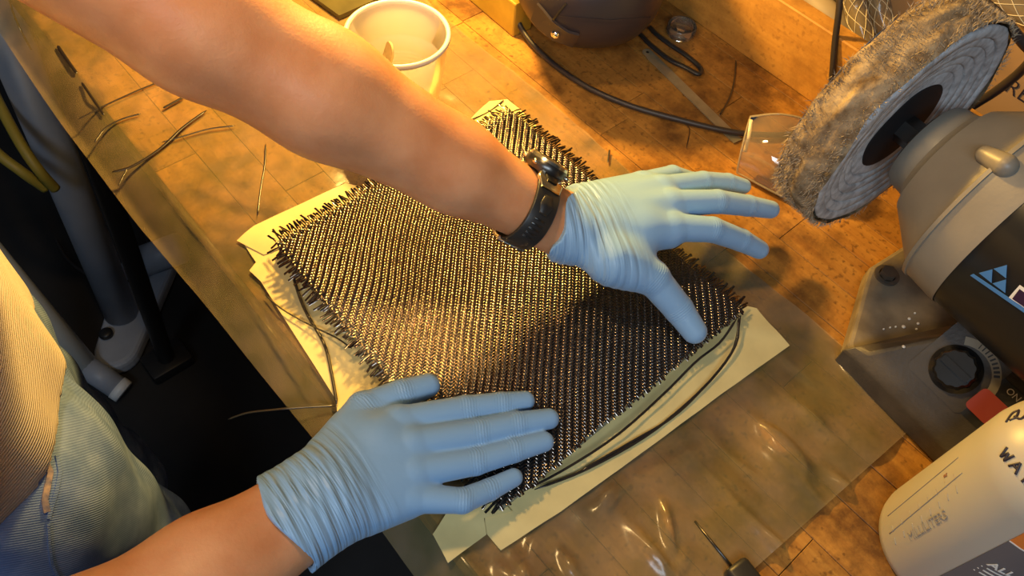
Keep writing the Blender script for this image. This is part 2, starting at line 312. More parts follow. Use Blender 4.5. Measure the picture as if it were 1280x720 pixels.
# ------------------------------------------------------------------ implicit surfaces
def cap_d(P, a, b, ra, rb, n=None, s=1.0):
    a = np.asarray(a, float); b = np.asarray(b, float); ab = b - a; v = P - a
    t = np.clip((v @ ab) / max(ab @ ab, 1e-12), 0, 1); q = v - t[..., None] * ab; q2 = (q * q).sum(-1)
    if n is not None: qn = q @ np.asarray(n, float); q2 = q2 + qn * qn * (1 / s ** 2 - 1)
    return np.sqrt(q2) - (ra + (rb - ra) * t)
class Field:
    def __init__(s, lo, hi, h):
        s.lo = np.asarray(lo, float); s.h = h; s.n = np.ceil((np.asarray(hi) - s.lo) / h).astype(int) + 1
        s.F = np.full(s.n, 0.08, np.float32)
    def pts(s, i0, i1):
        ax = [s.lo[k] + s.h * np.arange(i0[k], i1[k]) for k in range(3)]
        return np.stack(np.meshgrid(*ax, indexing='ij'), -1)
    def add(s, a, b, ra, rb, k=0.004, n=None, sq=1.0, mode='add'):
        a = np.asarray(a, float); b = np.asarray(b, float); R = max(ra, rb) / min(1, 1) + 2.5 * k + 0.012
        i0 = np.maximum(np.floor((np.minimum(a, b) - R - s.lo) / s.h).astype(int), 0); i1 = np.minimum(np.ceil((np.maximum(a, b) + R - s.lo) / s.h).astype(int) + 1, s.n)
        if np.any(i1 <= i0): return
        P = s.pts(i0, i1); d = cap_d(P, a, b, ra, rb, n, sq)
        sl = tuple(slice(i0[q], i1[q]) for q in range(3)); f = s.F[sl]
        if mode == 'add':
            hh = np.clip(0.5 + 0.5 * (d - f) / k, 0, 1); s.F[sl] = d * (1 - hh) + f * hh - k * hh * (1 - hh)
        else: s.F[sl] = np.maximum(f, -d)
    def plane(s, p, n):
        """keep the side n points away from"""
        P = s.pts((0, 0, 0), s.n); s.F = np.maximum(s.F, ((P - np.asarray(p)) @ unit(n)).astype(np.float32))
    def mesh(s):
        F = s.F; ins = F < 0; nx, ny, nz = F.shape
        c = np.zeros((nx - 1, ny - 1, nz - 1), np.int8)
        for dx in (0, 1):
            for dy in (0, 1):
                for dz in (0, 1): c += ins[dx:nx - 1 + dx, dy:ny - 1 + dy, dz:nz - 1 + dz]
        act = (c > 0) & (c < 8); idx = np.argwhere(act); vid = np.full(act.shape, -1, np.int32); vid[act] = np.arange(len(idx))
        acc = np.zeros((len(idx), 3)); cnt = np.zeros(len(idx))
        cor = [(x, y, z) for x in (0, 1) for y in (0, 1) for z in (0, 1)]
        for A in cor:
            for ax in range(3):
                if A[ax] == 1: continue
                B = list(A); B[ax] = 1
                fa = F[idx[:, 0] + A[0], idx[:, 1] + A[1], idx[:, 2] + A[2]]; fb = F[idx[:, 0] + B[0], idx[:, 1] + B[1], idx[:, 2] + B[2]]
                x = (fa < 0) != (fb < 0); t = np.where(x, fa / np.where(np.abs(fa - fb) < 1e-9, 1e-9, fa - fb), 0)
                p = np.repeat(np.array([A], float), len(idx), 0); p[:, ax] = t
                acc[x] += p[x]; cnt[x] += 1
        V = s.lo + s.h * (idx + acc / cnt[:, None])
        quads = []
        for ax in range(3):
            o1, o2 = [(1, 2), (2, 0), (0, 1)][ax]
            sl0 = [slice(None)] * 3; sl1 = [slice(None)] * 3; sl0[ax] = slice(0, -1); sl1[ax] = slice(1, None)
            a = ins[tuple(sl0)]; b = ins[tuple(sl1)]; e = np.argwhere(a != b)
            e = e[(e[:, o1] > 0) & (e[:, o2] > 0) & (e[:, o1] < F.shape[o1] - 1) & (e[:, o2] < F.shape[o2] - 1)]
            if not len(e): continue
            sgn = a[e[:, 0], e[:, 1], e[:, 2]]
            def cell(d1, d2):
                q = e.copy(); q[:, o1] -= d1; q[:, o2] -= d2; return vid[q[:, 0], q[:, 1], q[:, 2]]
            q = np.stack([cell(1, 1), cell(0, 1), cell(0, 0), cell(1, 0)], 1); q[~sgn] = q[~sgn][:, ::-1]; quads.append(q)
        return V, np.vstack(quads)
def relax(V, Q, it=2, lam=0.5):
    E = np.vstack([Q[:, [0, 1]], Q[:, [1, 2]], Q[:, [2, 3]], Q[:, [3, 0]]]); n = len(V)
    for k in range(it):
        A = np.zeros((n, 3)); C = np.zeros(n)
        for a, b in ((0, 1), (1, 0)):
            for d in range(3): A[:, d] += np.bincount(E[:, a], V[E[:, b], d], n)
            C += np.bincount(E[:, a], minlength=n)
        V = V + lam * (A / np.maximum(C, 1)[:, None] - V)
    return V

# ================================================================== the setting
g = G(); g.add(*box((0.3, 0.4, -BZ - 0.02), (5, 5, 0.04)))
mesh('floor', g.V, g.F, M['floor'], smooth=False, kind='structure', label='dark concrete workshop floor below the bench', cat='floor')
g = G(); g.add(*box((1.32, 0.4, 0.3), (0.04, 5, 2.4)))
mesh('wall_back', g.V, g.F, M['wall'], smooth=False, kind='structure', label='dim workshop wall behind the bench', cat='wall')

# ================================================================== workbench
X0, X1, Y0, Y1 = 0.118, 0.80, -0.60, 1.75
bench = thing('workbench', (0.45, 0.5, -BZ), 'long wooden workbench top of worn oiled staves, stained and scratched', 'workbench')
cols = np.linspace(X0, X1, 16)
def plank(xa, xb, ya, yb):
    b = 0.0004; zt = rng.uniform(-0.0003, 0.0); xs = (xa, xa + b, xb - b, xb); ys = (ya, ya + b, yb - b, yb)
    V = [(xs[0], ys[0], zt - b), (xs[3], ys[0], zt - b), (xs[3], ys[3], zt - b), (xs[0], ys[3], zt - b), (xs[1], ys[1], zt), (xs[2], ys[1], zt), (xs[2], ys[2], zt), (xs[1], ys[2], zt),
         (xs[0], ys[0], -0.045), (xs[3], ys[0], -0.045), (xs[3], ys[3], -0.045), (xs[0], ys[3], -0.045)]
    F = [(4, 5, 6, 7), (0, 1, 5, 4), (1, 2, 6, 5), (2, 3, 7, 6), (3, 0, 4, 7), (8, 9, 1, 0), (9, 10, 2, 1), (10, 11, 3, 2), (11, 8, 0, 3), (11, 10, 9, 8)]
    mesh('stave', V, F, M['bench'], bench, smooth=False)
for i in range(15):
    y = Y0 - rng.uniform(0, 0.3); first = True
    while y < Y1:
        ln = rng.uniform(0.22, 0.6); ya, yb = max(y, Y0), min(y + ln, Y1)
        if yb - ya > 0.02: plank(cols[i] + 0.0003, cols[i + 1] - 0.0003, ya + 0.0003, yb - 0.0003)
        y += ln
g = G(); g.add(*box((X0 + 0.03, 0.575, -0.085), (0.03, 2.3, 0.08))); g.add(*box((X1 - 0.03, 0.575, -0.085), (0.03, 2.3, 0.08)))
mesh('apron', g.V, g.F, M['blackpaint'], bench, smooth=False)
for (x, y) in ((0.145, 0.985), (0.145, -0.5), (0.76, 0.985), (0.76, -0.5)):
    g = G(); a = W(212, 455, -0.9) if (x < 0.2 and y > 0) else np.array([x, y, -0.9])
    top = np.array([0.128, 0.93, -0.05]) if (x < 0.2 and y > 0) else np.array([x, y, -0.05])
    g.add(*tube([a + [0, 0, 0.02], top], 0.017, 12)); g.add(*bevbox((a[0], a[1], -0.885), (0.09, 0.07, 0.03), 0.008))
    mesh('leg', g.V, g.F, M['blackpaint'], bench, smooth=True, auto=40)
# raised pine board along the back of the bench
bb = thing('back_board', (0.78, 0.5, 0), 'plain orange pine board standing on edge along the back of the bench', 'board')
V, F = bevbox((0.781, 0.5, 0.045), (0.024, 2.2, 0.09), 0.0015, 0, 1); mesh('plank', V, F, M['pine'], bb, smooth=False)

# ================================================================== sheet of clear plastic over the bench
SX0, SX1 = 0.078, 0.514
def sheet():
    nx, ny = 150, 330; xs = np.linspace(0, 1, nx); ys = np.linspace(0, 1, ny)
    A, B = np.meshgrid(xs, ys, indexing='ij')
    ylo = -0.012 - 0.028 * A              # near cut edge runs slightly oblique
    x = SX0 + (SX1 - SX0) * A; y = ylo + (1.45 - ylo) * B
    x = x + 0.006 * np.sin(y * 6.0) * (1 - A) * 1.0 + 0.002 * np.sin(y * 17) * A + 0.02 * (1 - A) * np.clip(y - 0.6, 0, 1)
    z = 0.0024 + 0.0014 * np.clip(noise_field((nx, ny), (8, 22), 3), -1, 2) + 0.0009 * noise_field((nx, ny), (22, 70), 4) + 0.0022 * np.clip((0.085 - y) / 0.05, 0, 1) * np.clip(noise_field((nx, ny), (30, 26), 5), 0, 2) ** 2
    def crease(p, q, hgt, wdt):
        nonlocal z
        p = W(*p)[:2]; q = W(*q)[:2]; d = q - p; t = np.clip(((x - p[0]) * d[0] + (y - p[1]) * d[1]) / (d @ d), 0, 1)
        dist = np.hypot(x - p[0] - t * d[0], y - p[1] - t * d[1]); z += hgt * np.exp(-(dist / wdt) ** 2) * np.sin(np.pi * np.clip(t, 0.08, 0.92)) ** 0.5
    for c in [((765, 600), (752, 640), .006, .004), ((780, 605), (742, 638), .006, .003), ((828, 630), (838, 690), .008, .004), ((690, 640), (668, 680), .006, .003), ((672, 650), (660, 700), .006, .003),
              ((700, 690), (720, 720), .005, .004), ((600, 690), (645, 730), .007, .006), ((860, 690), (845, 715), .005, .003), ((930, 665), (945, 655), .003, .002), ((885, 560), (800, 600), .003, .006),
              ((205, 240), (300, 360), .004, .002), ((300, 360), (395, 510), .004, .002), ((570, 690), (600, 725), .006, .006), ((640, 690), (662, 735), .007, .005), ((895, 560), (960, 610), .002, .004)]: crease(*c)
    over = np.clip((X0 + 0.004 - x) / 0.04, 0, 1); z = z * (1 - 0.5 * over) - 0.016 * over ** 1.6 + 0.003 * over * np.sin(y * 30)
    z = np.maximum(z, np.where(x > X0, 0.0012, -1))
    # lie flat under the panel and its tape
    inside = np.clip(np.minimum.reduce([(x - 0.10) / 0.03, (0.50 - x) / 0.02, (y - 0.09) / 0.02, (0.50 - y) / 0.02]), 0, 1); z = z * (1 - inside) + np.minimum(z, 0.0016) * inside
    for c_, r_ in ((W(497, 45, .105), .06), (W(430, -10), .10)):
        k_ = np.clip((r_ - np.hypot(x - c_[0], y - c_[1])) / 0.015, 0, 1); z = z * (1 - k_) + np.minimum(z, 0.0014) * k_
    V = np.stack([x, y, z], -1).reshape(-1, 3); i = np.arange(nx * ny).reshape(nx, ny)
    F = np.stack([i[:-1, :-1], i[1:, :-1], i[1:, 1:], i[:-1, 1:]], -1).reshape(-1, 4)
    return mesh('plastic_sheet', V, F, M['sheet'], label='crumpled clear plastic sheet spread over the bench under the black panel', cat='plastic sheet')
sheet()

# ================================================================== panel: masking paper, board, carbon cloth
PX0, PX1, PY0, PY1, PZ = 0.1586, 0.4563, 0.1337, 0.4644, 0.025
def paper(name, pix, label, lift=None, z=0.004):
    """thin sheet with a flat polygon outline given by corner places, cut into a small grid by triangulation"""
    P = [W(*p[:2], p[2] if len(p) > 2 else z) for p in pix]
    bm = bmesh.new(); vs = [bm.verts.new(tuple(p)) for p in P]; f = bm.faces.new(vs)
    bmesh.ops.triangulate(bm, faces=[f]); bmesh.ops.subdivide_edges(bm, edges=list(bm.edges), cuts=3, use_grid_fill=True)
    for v in bm.verts:
        v.co.z += 0.0008 * math.sin(v.co.x * 130 + v.co.y * 90)
    r = bmesh.ops.extrude_face_region(bm, geom=list(bm.faces)); top = [e for e in r['geom'] if isinstance(e, bmesh.types.BMVert)]
    bmesh.ops.translate(bm, vec=(0, 0, 0.0004), verts=top); bmesh.ops.recalc_face_normals(bm, faces=bm.faces); bm.verts.index_update()
    V = [tuple(v.co) for v in bm.verts]; F = [tuple(v.index for v in f.verts) for f in bm.faces]; bm.free()
    return mesh(name, V, F, M['tape'], smooth=True, auto=40, label=label, cat='masking paper', group='cream masking paper around the panel')
paper('masking_paper', [(303, 302), (322, 291), (352, 292), (480, 455), (500, 520), (470, 600), (425, 540), (419, 498), (326, 352), (312, 339), (320, 328)], 'long cream masking paper strip on the left side of the panel, toward the man')
paper('masking_paper', [(560, 690 - 52), (606, 600), (640, 640), (605, 648), (608, 668), (560, 704), (541, 668)], 'small curling cream paper flap below the little finger of the lower glove', z=0.006)
paper('masking_paper', [(606, 664), (626, 688), (700, 640), (800, 568), (900, 494), (987, 432), (962, 405), (946, 385), (925, 380), (880, 420), (760, 520), (640, 610), (606, 625)], 'wide cream masking paper strip on the near right side of the panel', z=0.0045)
paper('masking_paper', [(296, 301), (318, 282), (432, 229), (452, 234), (470, 262), (380, 300), (330, 318)], 'narrow cream masking paper along the far left edge of the panel beside a black strand', z=0.0052)
paper('masking_paper', [(578, 158), (612, 126), (634, 124), (650, 136), (672, 160), (640, 190), (592, 185)], 'bright cream paper corner sticking out at the far end of the panel by the cup', z=0.005)
pb = bevbox(((PX0 + PX1) / 2, (PY0 + PY1) / 2, 0.0145), (PX1 - PX0 - 0.004, PY1 - PY0 - 0.002, 0.0165), 0.003)
mesh('mould_board', *pb, M['board'], smooth=True, auto=40, label='flat grey green mould board under the black woven cloth', cat='board')

cloth = thing('carbon_cloth', ((PX0 + PX1) / 2, (PY0 + PY1) / 2, 0.023), 'black twill woven carbon fibre cloth with frayed edges under both gloved hands', 'cloth')
def weave():
    p = 0.00228; nI = int((PX1 - PX0) / p); nJ = int((PY1 - PY0) / p)
    amp = 0.00032; b = 0.00047; hw = p * 0.48
    offs = np.array([-1.0, -0.6, 0.0, 0.6, 1.0]); hz = np.array([-1.0, -0.36, 0.0, -0.36, -1.0]) * b; K = 5
    d1 = noise_field((64, 64), (5, 5), 11); d2 = noise_field((64, 64), (5, 5), 12); d3 = noise_field((64, 64), (4, 4), 13)
    def warp(x, y, z):
        u = np.clip((x - PX0) / (PX1 - PX0), 0, 0.999) * 63; v = np.clip((y - PY0) / (PY1 - PY0), 0, 0.999) * 63
        def s(d):
            i = u.astype(int); j = v.astype(int); i2 = np.minimum(i + 1, 63); j2 = np.minimum(j + 1, 63); fu = u - i; fv = v - j
            return (d[i, j] * (1 - fu) + d[i2, j] * fu) * (1 - fv) + (d[i, j2] * (1 - fu) + d[i2, j2] * fu) * fv
        return x + 0.0011 * s(d1), y + 0.0011 * s(d2), z + 0.0004 * s(d3)
    SUB = 3
    def family(n_t, n_c, along_y, keep):
        Vs = []; Fs = []; base = 0
        s = np.arange(0, n_c * SUB + 1) / SUB            # crossing coordinate
        # frayed ends: extra samples past both ends
        for i in range(n_t):
            e0, e1 = rng.uniform(2.0, 5.5), rng.uniform(2.0, 5.5)
            if along_y: e0 = rng.uniform(0.3, 2.0)
            if rng.random() < 0.06: e0 *= 0.2
            edge = min(i, n_t - 1 - i)
            if edge < 5 and rng.random() < keep[edge]: continue
            a0 = np.array([-e0, -e0 * 0.5]); a1 = np.array([n_c + e1 * 0.5, n_c + e1]); ss = np.concatenate([a0, s, a1])
            ph = (ss - 0.5 - i) if along_y else (i - (ss - 0.5))
            z = amp * np.sin(math.pi / 2 * ph + math.pi / 4) * (1 if along_y else -1)
            t = ss * p; c0 = (i + 0.5) * p; lat = np.full_like(t, c0)
            sl0, sl1 = rng.normal(0, 0.14), rng.normal(0, 0.14)
            out0 = np.clip(-t, 0, None); out1 = np.clip(t - n_c * p, 0, None)
            lat = lat + sl0 * out0 + sl1 * out1
            wd = np.where((ss < 0) | (ss > n_c), 1.0, 0.86 + 0.14 * np.clip(z / amp, -1, 1))
            z = z - 0.25 * (out0 + out1) * rng.uniform(-0.3, 1.5) + 0.0006
            L = lat[:, None] + offs[None, :] * hw * wd[:, None]; T = np.repeat(t[:, None], K, 1); Z = z[:, None] + hz[None, :]
            X, Y = (PX0 + L, PY0 + T) if along_y else (PX0 + T, PY0 + L)
            X, Y, Z = warp(X, Y, Z); m = len(t)
            Vs.append(np.stack([X, Y, Z + PZ], -1).reshape(-1, 3)); q = np.arange(m * K).reshape(m, K) + base
            f = np.stack([q[:-1, :-1], q[:-1, 1:], q[1:, 1:], q[1:, :-1]], -1).reshape(-1, 4)
            Fs.append(f if along_y else f[:, ::-1]); base += m * K
        return np.vstack(Vs), np.vstack(Fs)
    keep = [0.75, 0.6, 0.45, 0.25, 0.1]
    V, F = family(nI, nJ, True, keep); mesh('lengthwise_tows', V, F, M['tow'], cloth, kind='stuff', label='black glossy carbon yarns running along the bench')
    V, F = family(nJ, nI, False, keep); mesh('crosswise_tows', V, F, M['tow'], cloth, kind='stuff', label='black glossy carbon yarns running across the bench')
weave()
V, F = box(((PX0 + PX1) / 2, (PY0 + PY1) / 2, 0.0239), (PX1 - PX0 - 0.016, PY1 - PY0 - 0.016, 0.0009)); mesh('underlayer', V, F, M['black_base'], cloth, smooth=False)

# loose yarns
def strand(pix, label, r=0.0009, group='loose carbon yarns on the bench', n=24, flat=0.45, mname='towloose', z=0.0045):
    P = spline([W(p[0], p[1], p[2] if len(p) > 2 else z) for p in pix], n)
    rr = np.full(n, r); rr[0] *= 0.3; rr[-1] *= 0.3
    V, F = tube(P, rr, 6, flat); return mesh('carbon_yarn', V, F, M[mname], label=label, cat='yarn', group=group)
strand([(72, 57), (82, 72), (96, 92)], 'short thick black yarn lying nearest the top left corner of the plastic sheet', 0.0018)
strand([(102, 103), (115, 122), (130, 144)], 'second short thick black yarn down the sheet edge, crossed by a longer one', 0.0014)
strand([(98, 149), (135, 130), (170, 114), (202, 101)], 'long straight black yarn crossing the second short one', 0.0011)
strand([(204, 135), (217, 128), (230, 121)], 'short thick dark yarn lying just under the upper forearm edge', 0.0016)
strand([(118, 178), (132, 160), (152, 149), (176, 142)], 'curved black yarn on the sheet left of the twisted one', 0.0012)
strand([(140, 215), (165, 208), (200, 186), (228, 160), (258, 138)], 'twisted black and pale yarn reaching from the bench edge to the forearm', 0.0018)
strand([(202, 178), (230, 170), (262, 161), (294, 157)], 'thin black yarn branching right off the twisted yarn', 0.0010)
strand([(148, 232), (154, 220), (160, 209)], 'tiny dark yarn end below the twisted yarn at the bench edge', 0.0009)
strand([(332, 180), (331, 205), (326, 235), (322, 268)], 'thin dark yarn standing apart left of the far corner of the cloth', 0.0009)
strand([(337, 280), (362, 268), (395, 252), (420, 235), (432, 229)], 'dark yarn lying along the far left paper edge', 0.0012)
strand([(365, 342, .012), (380, 385, .008), (405, 430, .007), (415, 470, .007), (421, 505, .008)], 'long striped yarn hanging from the cloth down the left paper strip', 0.0014)
strand([(331, 368, .006), (352, 386, .008), (385, 405, .010), (420, 422, .014), (440, 436, .02)], 'thin dark yarn crossing the striped one on the left paper strip', 0.0008)
strand([(420, 507, .008), (380, 509, .008), (345, 512, .006), (310, 516, -.01), (285, 524, -.03)], 'dark yarn poking out over the bench edge from under the lower glove', 0.0011)
strand([(923, 396, .026), (920, 430, .018), (893, 470, .011), (850, 512, .009), (800, 550, .008), (730, 588, .008), (668, 612, .010)], 'long drooping yarn farthest out along the near right side of the cloth', 0.0012)
strand([(926, 394, .026), (915, 440, .014), (880, 484, .009), (840, 522, .008), (790, 552, .008), (720, 592, .008)], 'long drooping yarn in the middle along the near right side of the cloth', 0.0011)
strand([(921, 398, .026), (900, 428, .02), (870, 452, .018), (830, 492, .016), (770, 545, .015), (700, 590, .014), (640, 620, .013)], 'long yarn closest to the mould board on its near right side', 0.0011)
strand([(920, 76, .003), (918, 100, .004), (912, 122, .003), (899, 145, .003)], 'thin dark reddish yarn lying on bare wood beside the steel blade', 0.0010)
strand([(762, 187), (761, 195), (760, 203)], 'very short dark yarn on the wood right of the cloth far corner', 0.0010)
strand([(855, 153, .003), (862, 162, .002), (858, 185, .002)], 'fine dark fibre on the wood under the power cord', 0.0005)
strand([(630, 125, .006), (610, 140, .006), (580, 153, .006)], 'dark yarn along the edge of the bright paper corner', 0.0009)

# ================================================================== the man: body, gloves, shirt, jeans, watch
person = thing('person', (-0.15, 0.49, -BZ), 'man in white ribbed shirt, jeans and blue gloves pressing down the black cloth', 'person')
PW = lambda a: [W(*p) for p in a]
# ---- joints (places on the photograph with their height over the bench)
Rh = dict(wrist=W(392, 630, .072), elbow=W(-80, 950, .12), sh=np.array([-0.20, 0.25, 0.42]),
          index=PW([(498, 528, .060), (582, 511, .047), (626, 505, .040), (656, 501, .0355)]),
          middle=PW([(512, 556, .062), (598, 541, .048), (646, 530, .041), (686, 523.5, .0355)]),
          ring=PW([(514, 590, .060), (594, 577, .047), (642, 563, .040), (680, 552, .0355)]),
          pinky=PW([(510, 622, .056), (578, 626, .046), (612, 612, .038), (642, 597, .034)]),
          thumb=PW([(415, 575, .058), (455, 512, .052), (502, 493, .047), (535, 482, .042)]))
Lh = dict(wrist=W(697, 278, .098), elbow=W(250, 30, .27), sh=np.array([-0.02, 0.64, 0.46]),
          index=PW([(838, 284, .088), (890, 287, .080), (926, 300, .062), (949, 312, .048)]),
          middle=PW([(836, 255, .090), (896, 252, .082), (934, 257, .066), (963, 262, .054)]),
          ring=PW([(826, 236, .086), (878, 227, .074), (909, 228, .060), (929, 233, .050)]),
          pinky=PW([(802, 230, .080), (840, 219, .066), (866, 226, .050), (884, 236, .042)]),
          thumb=PW([(766, 326, .088), (815, 347, .074), (848, 386, .050), (868, 414, .0385)]))
FR = dict(index=(.0125, .0108, .0098, .0084), middle=(.0130, .0110, .0100, .0086), ring=(.0125, .0106, .0096, .0082), pinky=(.0115, .0096, .0086, .0074), thumb=(.0165, .0138, .0122, .0100))
FL = dict(index=(.0130, .0116, .0105, .0090), middle=(.0130, .0112, .0102, .0088), ring=(.0125, .0100, .0090, .0078), pinky=(.0115, .0098, .0086, .0074), thumb=(.0175, .0148, .0132, .0112))
def arm_prims(Hd, side):
    w_, e, s = Hd['wrist'], Hd['elbow'], Hd['sh']; d = unit(w_ - e); a, b = frame(d)
    hand = w_ + 0.045 * unit((Hd['middle'][0] - w_)) 
    mid = e + 0.30 * (w_ - e); low = e + 0.66 * (w_ - e)
    if side == 'L': wf, mf, lf, ef, su = .0305, .0475, .0385, .0475, .050
    else: wf, mf, lf, ef, su = .0325, .0460, .0385, .0450, .050
    pr = [(e, mid, ef, mf, b, .92), (mid, low, mf, lf, b, .88), (low, w_, lf, wf, b, .78), (w_, hand, wf * .8, .014, b, .62), (e, s, ef, su, None, 1)]
    return pr
body_prims = arm_prims(Rh, 'R') + arm_prims(Lh, 'L')
xa = np.array([1.0, 0, 0])
pel = np.array([-0.155, 0.50, 0.0])
body_prims += [(np.array([-.16, .44, .02]), np.array([-.16, .55, .02]), .075, .075, None, 1), (np.array([-.16, .44, .2]), np.array([-.155, .54, .2]), .075, .075, None, 1), (np.array([-.14, .42, .36]), np.array([-.13, .56, .36]), .08, .08, None, 1),
               (np.array([-.16, .49, .02]), np.array([-.14, .49, .40]), .08, .085, None, 1), (Rh['sh'], np.array([-.10, .49, .46]), .055, .06, None, 1), (Lh['sh'], np.array([-.10, .49, .46]), .055, .06, None, 1), (np.array([-.10, .49, .46]), np.array([-.08, .49, .56]), .055, .052, None, 1)]
LEGS = []
for yy, kx in ((.405, -.10), (.585, -.12)):
    hip = np.array([-.15, yy, -.02]); knee = np.array([kx, yy, -.42]); ank = np.array([-.17, yy, -.82]); LEGS.append((hip, knee, ank))
    body_prims += [(hip + [-.01, 0, 0], knee, .06, .045, None, 1), (knee, ank, .045, .035, None, 1)]
lo = np.array([-.34, .02, -.90]); hi = np.array([.42, .80, .62])
fd = Field(lo, hi, 0.005)
for a, b, ra, rb, n, s in body_prims: fd.add(a, b, ra, rb, 0.018, n, s)
V, Q = fd.mesh(); V = relax(V, Q, 3, 0.5)
body = mesh('body', V, Q, M['skin'], person, label='bare forearms with warm lamplit skin')

def glove(Hd, FRd, side, cuff_uv, cuff_extra):
    w_ = Hd['wrist']; e = Hd['elbow']; d_arm = unit(w_ - e); mcps = [Hd[k][0] for k in ('index', 'middle', 'ring', 'pinky')]
    allp = np.vstack([np.vstack([Hd[k] for k in FRd]), w_ - d_arm * 0.07, w_]); lo = allp.min(0) - 0.05; hi = allp.max(0) + 0.03
    f = Field(lo, hi, 0.00115)
    up = unit(np.cross(mcps[0] - w_, mcps[3] - w_)); up = up if up[2] > 0 else -up
    cross = unit(mcps[3] - mcps[0])
    # palm: metacarpals blended into one slab
    wl = w_ + cross * -0.014; wr = w_ + cross * 0.014
    for k, st, r0 in (('index', wl, .020), ('middle', w_ - cross * .005, .021), ('ring', w_ + cross * .006, .021), ('pinky', wr, .020)):
        f.add(st, Hd[k][0] - up * 0.002, r0, FRd[k][0] * 1.12, 0.010)
        f.add(st * .45 + Hd[k][0] * .55 - up * 0.009, Hd[k][0] - up * 0.008, .015, .012, 0.010)
    f.add(w_, Hd['thumb'][0], .020, FRd['thumb'][0] * 1.1, 0.014)
    f.add(Hd['thumb'][0], Hd['thumb'][1], FRd['thumb'][0] * 1.1, FRd['thumb'][1] * 1.02, 0.014)
    f.add(Hd['thumb'][0] * .5 + Hd['thumb'][1] * .5, Hd['index'][0] * .75 + w_ * .25, .012, .011, 0.016)   # web
    # cuff follows the arm, a little loose
    a_, b_ = frame(d_arm); wf = .0325 if side == 'L' else .0350
    f.add(w_ - d_arm * (0.05 + cuff_extra), w_ + d_arm * 0.005, wf + (.0055 if side == 'L' else .0085), wf + .0015, 0.010, b_, .83)
    # fingers: blended to themselves and to the palm, only barely to one another
    base = f.F.copy()
    parts = []
    for k in ('index', 'middle', 'ring', 'pinky', 'thumb'):
        g2 = Field(lo, hi, 0.00115); J = Hd[k]; r = FRd[k]
        for q in range(3):
            g2.add(J[q], J[q + 1], r[q], r[q + 1], 0.0018)
        parts.append(g2.F)
    for p in parts:
        k = 0.006; h = np.clip(0.5 + 0.5 * (p - base) / k, 0, 1); base = p * (1 - h) + base * h - k * h * (1 - h)
        # only the palm/finger seam is softened; finger against finger keeps a crease
        f.F = np.minimum(f.F, p)
    kk = 0.0065
    res = f.F.copy(); pal = Field(lo, hi, 0.00115)
    base0 = None
    f.F = np.minimum(f.F, base + 0.0006)
    # open cuff: cut and hollow
    c0, c1 = W(*cuff_uv[0]), W(*cuff_uv[1]); mid = (c0 + c1) / 2
    nrm = unit(np.cross(c1 - c0, ray(*(np.array(cuff_uv[0][:2]) + cuff_uv[1][:2]) * 0.5))); nrm = nrm if nrm @ d_arm < 0 else -nrm
    nrm = unit(nrm * 0.8 - d_arm * 0.2)
    P = f.pts((0, 0, 0), f.n); wob = 0.0025 * np.sin((P @ b_) * 160) + 0.003 * np.sin((P @ a_) * 110 + 1)
    f.F = np.maximum(f.F, ((P - mid) @ nrm + wob).astype(np.float32))
    near = (P - w_) @ d_arm
    for a, b, ra, rb, n, s in arm_prims(Hd, side)[1:3]:
        dd = cap_d(P, a, b, ra, rb, n, s) - .0004; f.F = np.where(near < -0.012, np.maximum(f.F, -dd), f.F)
    V, Qf = f.mesh(); V = relax(V, Qf, 2, 0.5)
    fwd = unit(Hd['middle'][0] - w_); s_ = (V - w_) @ fwd; t_ = (V - w_) @ cross; L0 = np.linalg.norm(Hd['middle'][0] - w_)
    wm = np.clip((L0 * 0.62 - s_) / (L0 * 0.45), 0, 1) * np.clip((s_ + 0.085) / 0.02, 0.3, 1); topness = 1.0
    # joint creases on the fingers
    gf = np.zeros(len(V))
    for k in FRd:
        J = Hd[k]; r = FRd[k]
        for q in (1, 2):
            dj = unit(J[q + 1] - J[q - 1]); rel = V - J[q]; al = rel @ dj; rad = np.linalg.norm(rel - al[:, None] * dj, axis=1)
            near_ = (rad < r[q] * 1.35) & (np.abs(al) < 0.012)
            gf += np.where(near_, 0.11 * np.exp(-(al / 0.007) ** 2) * np.sin(al * 2600 + 2 * np.sin(rel @ cross * 300)), 0)
    # shallow real folds near the wrist
    nrmls = None
    fold = 0.0005 * wm * np.sin(s_ * 820 + 9 * t_ * 10 + 1.6 * np.sin(t_ * 70))
    V = V + up * fold[:, None]
    o = mesh('glove', V, Qf, M['glove'], person, attrs={'gs': s_, 'gt': t_, 'gw': wm, 'gf': gf},
             label='pale blue nitrile glove on the ' + ('upper' if side == 'L' else 'lower') + ' hand')
    return o
gR = glove(Rh, FR, 'R', [(318, 603, .085), (386, 713, .075)], 0.03)
gL = glove(Lh, FL, 'L', [(712, 238, .105), (682, 318, .09)], 0.0)

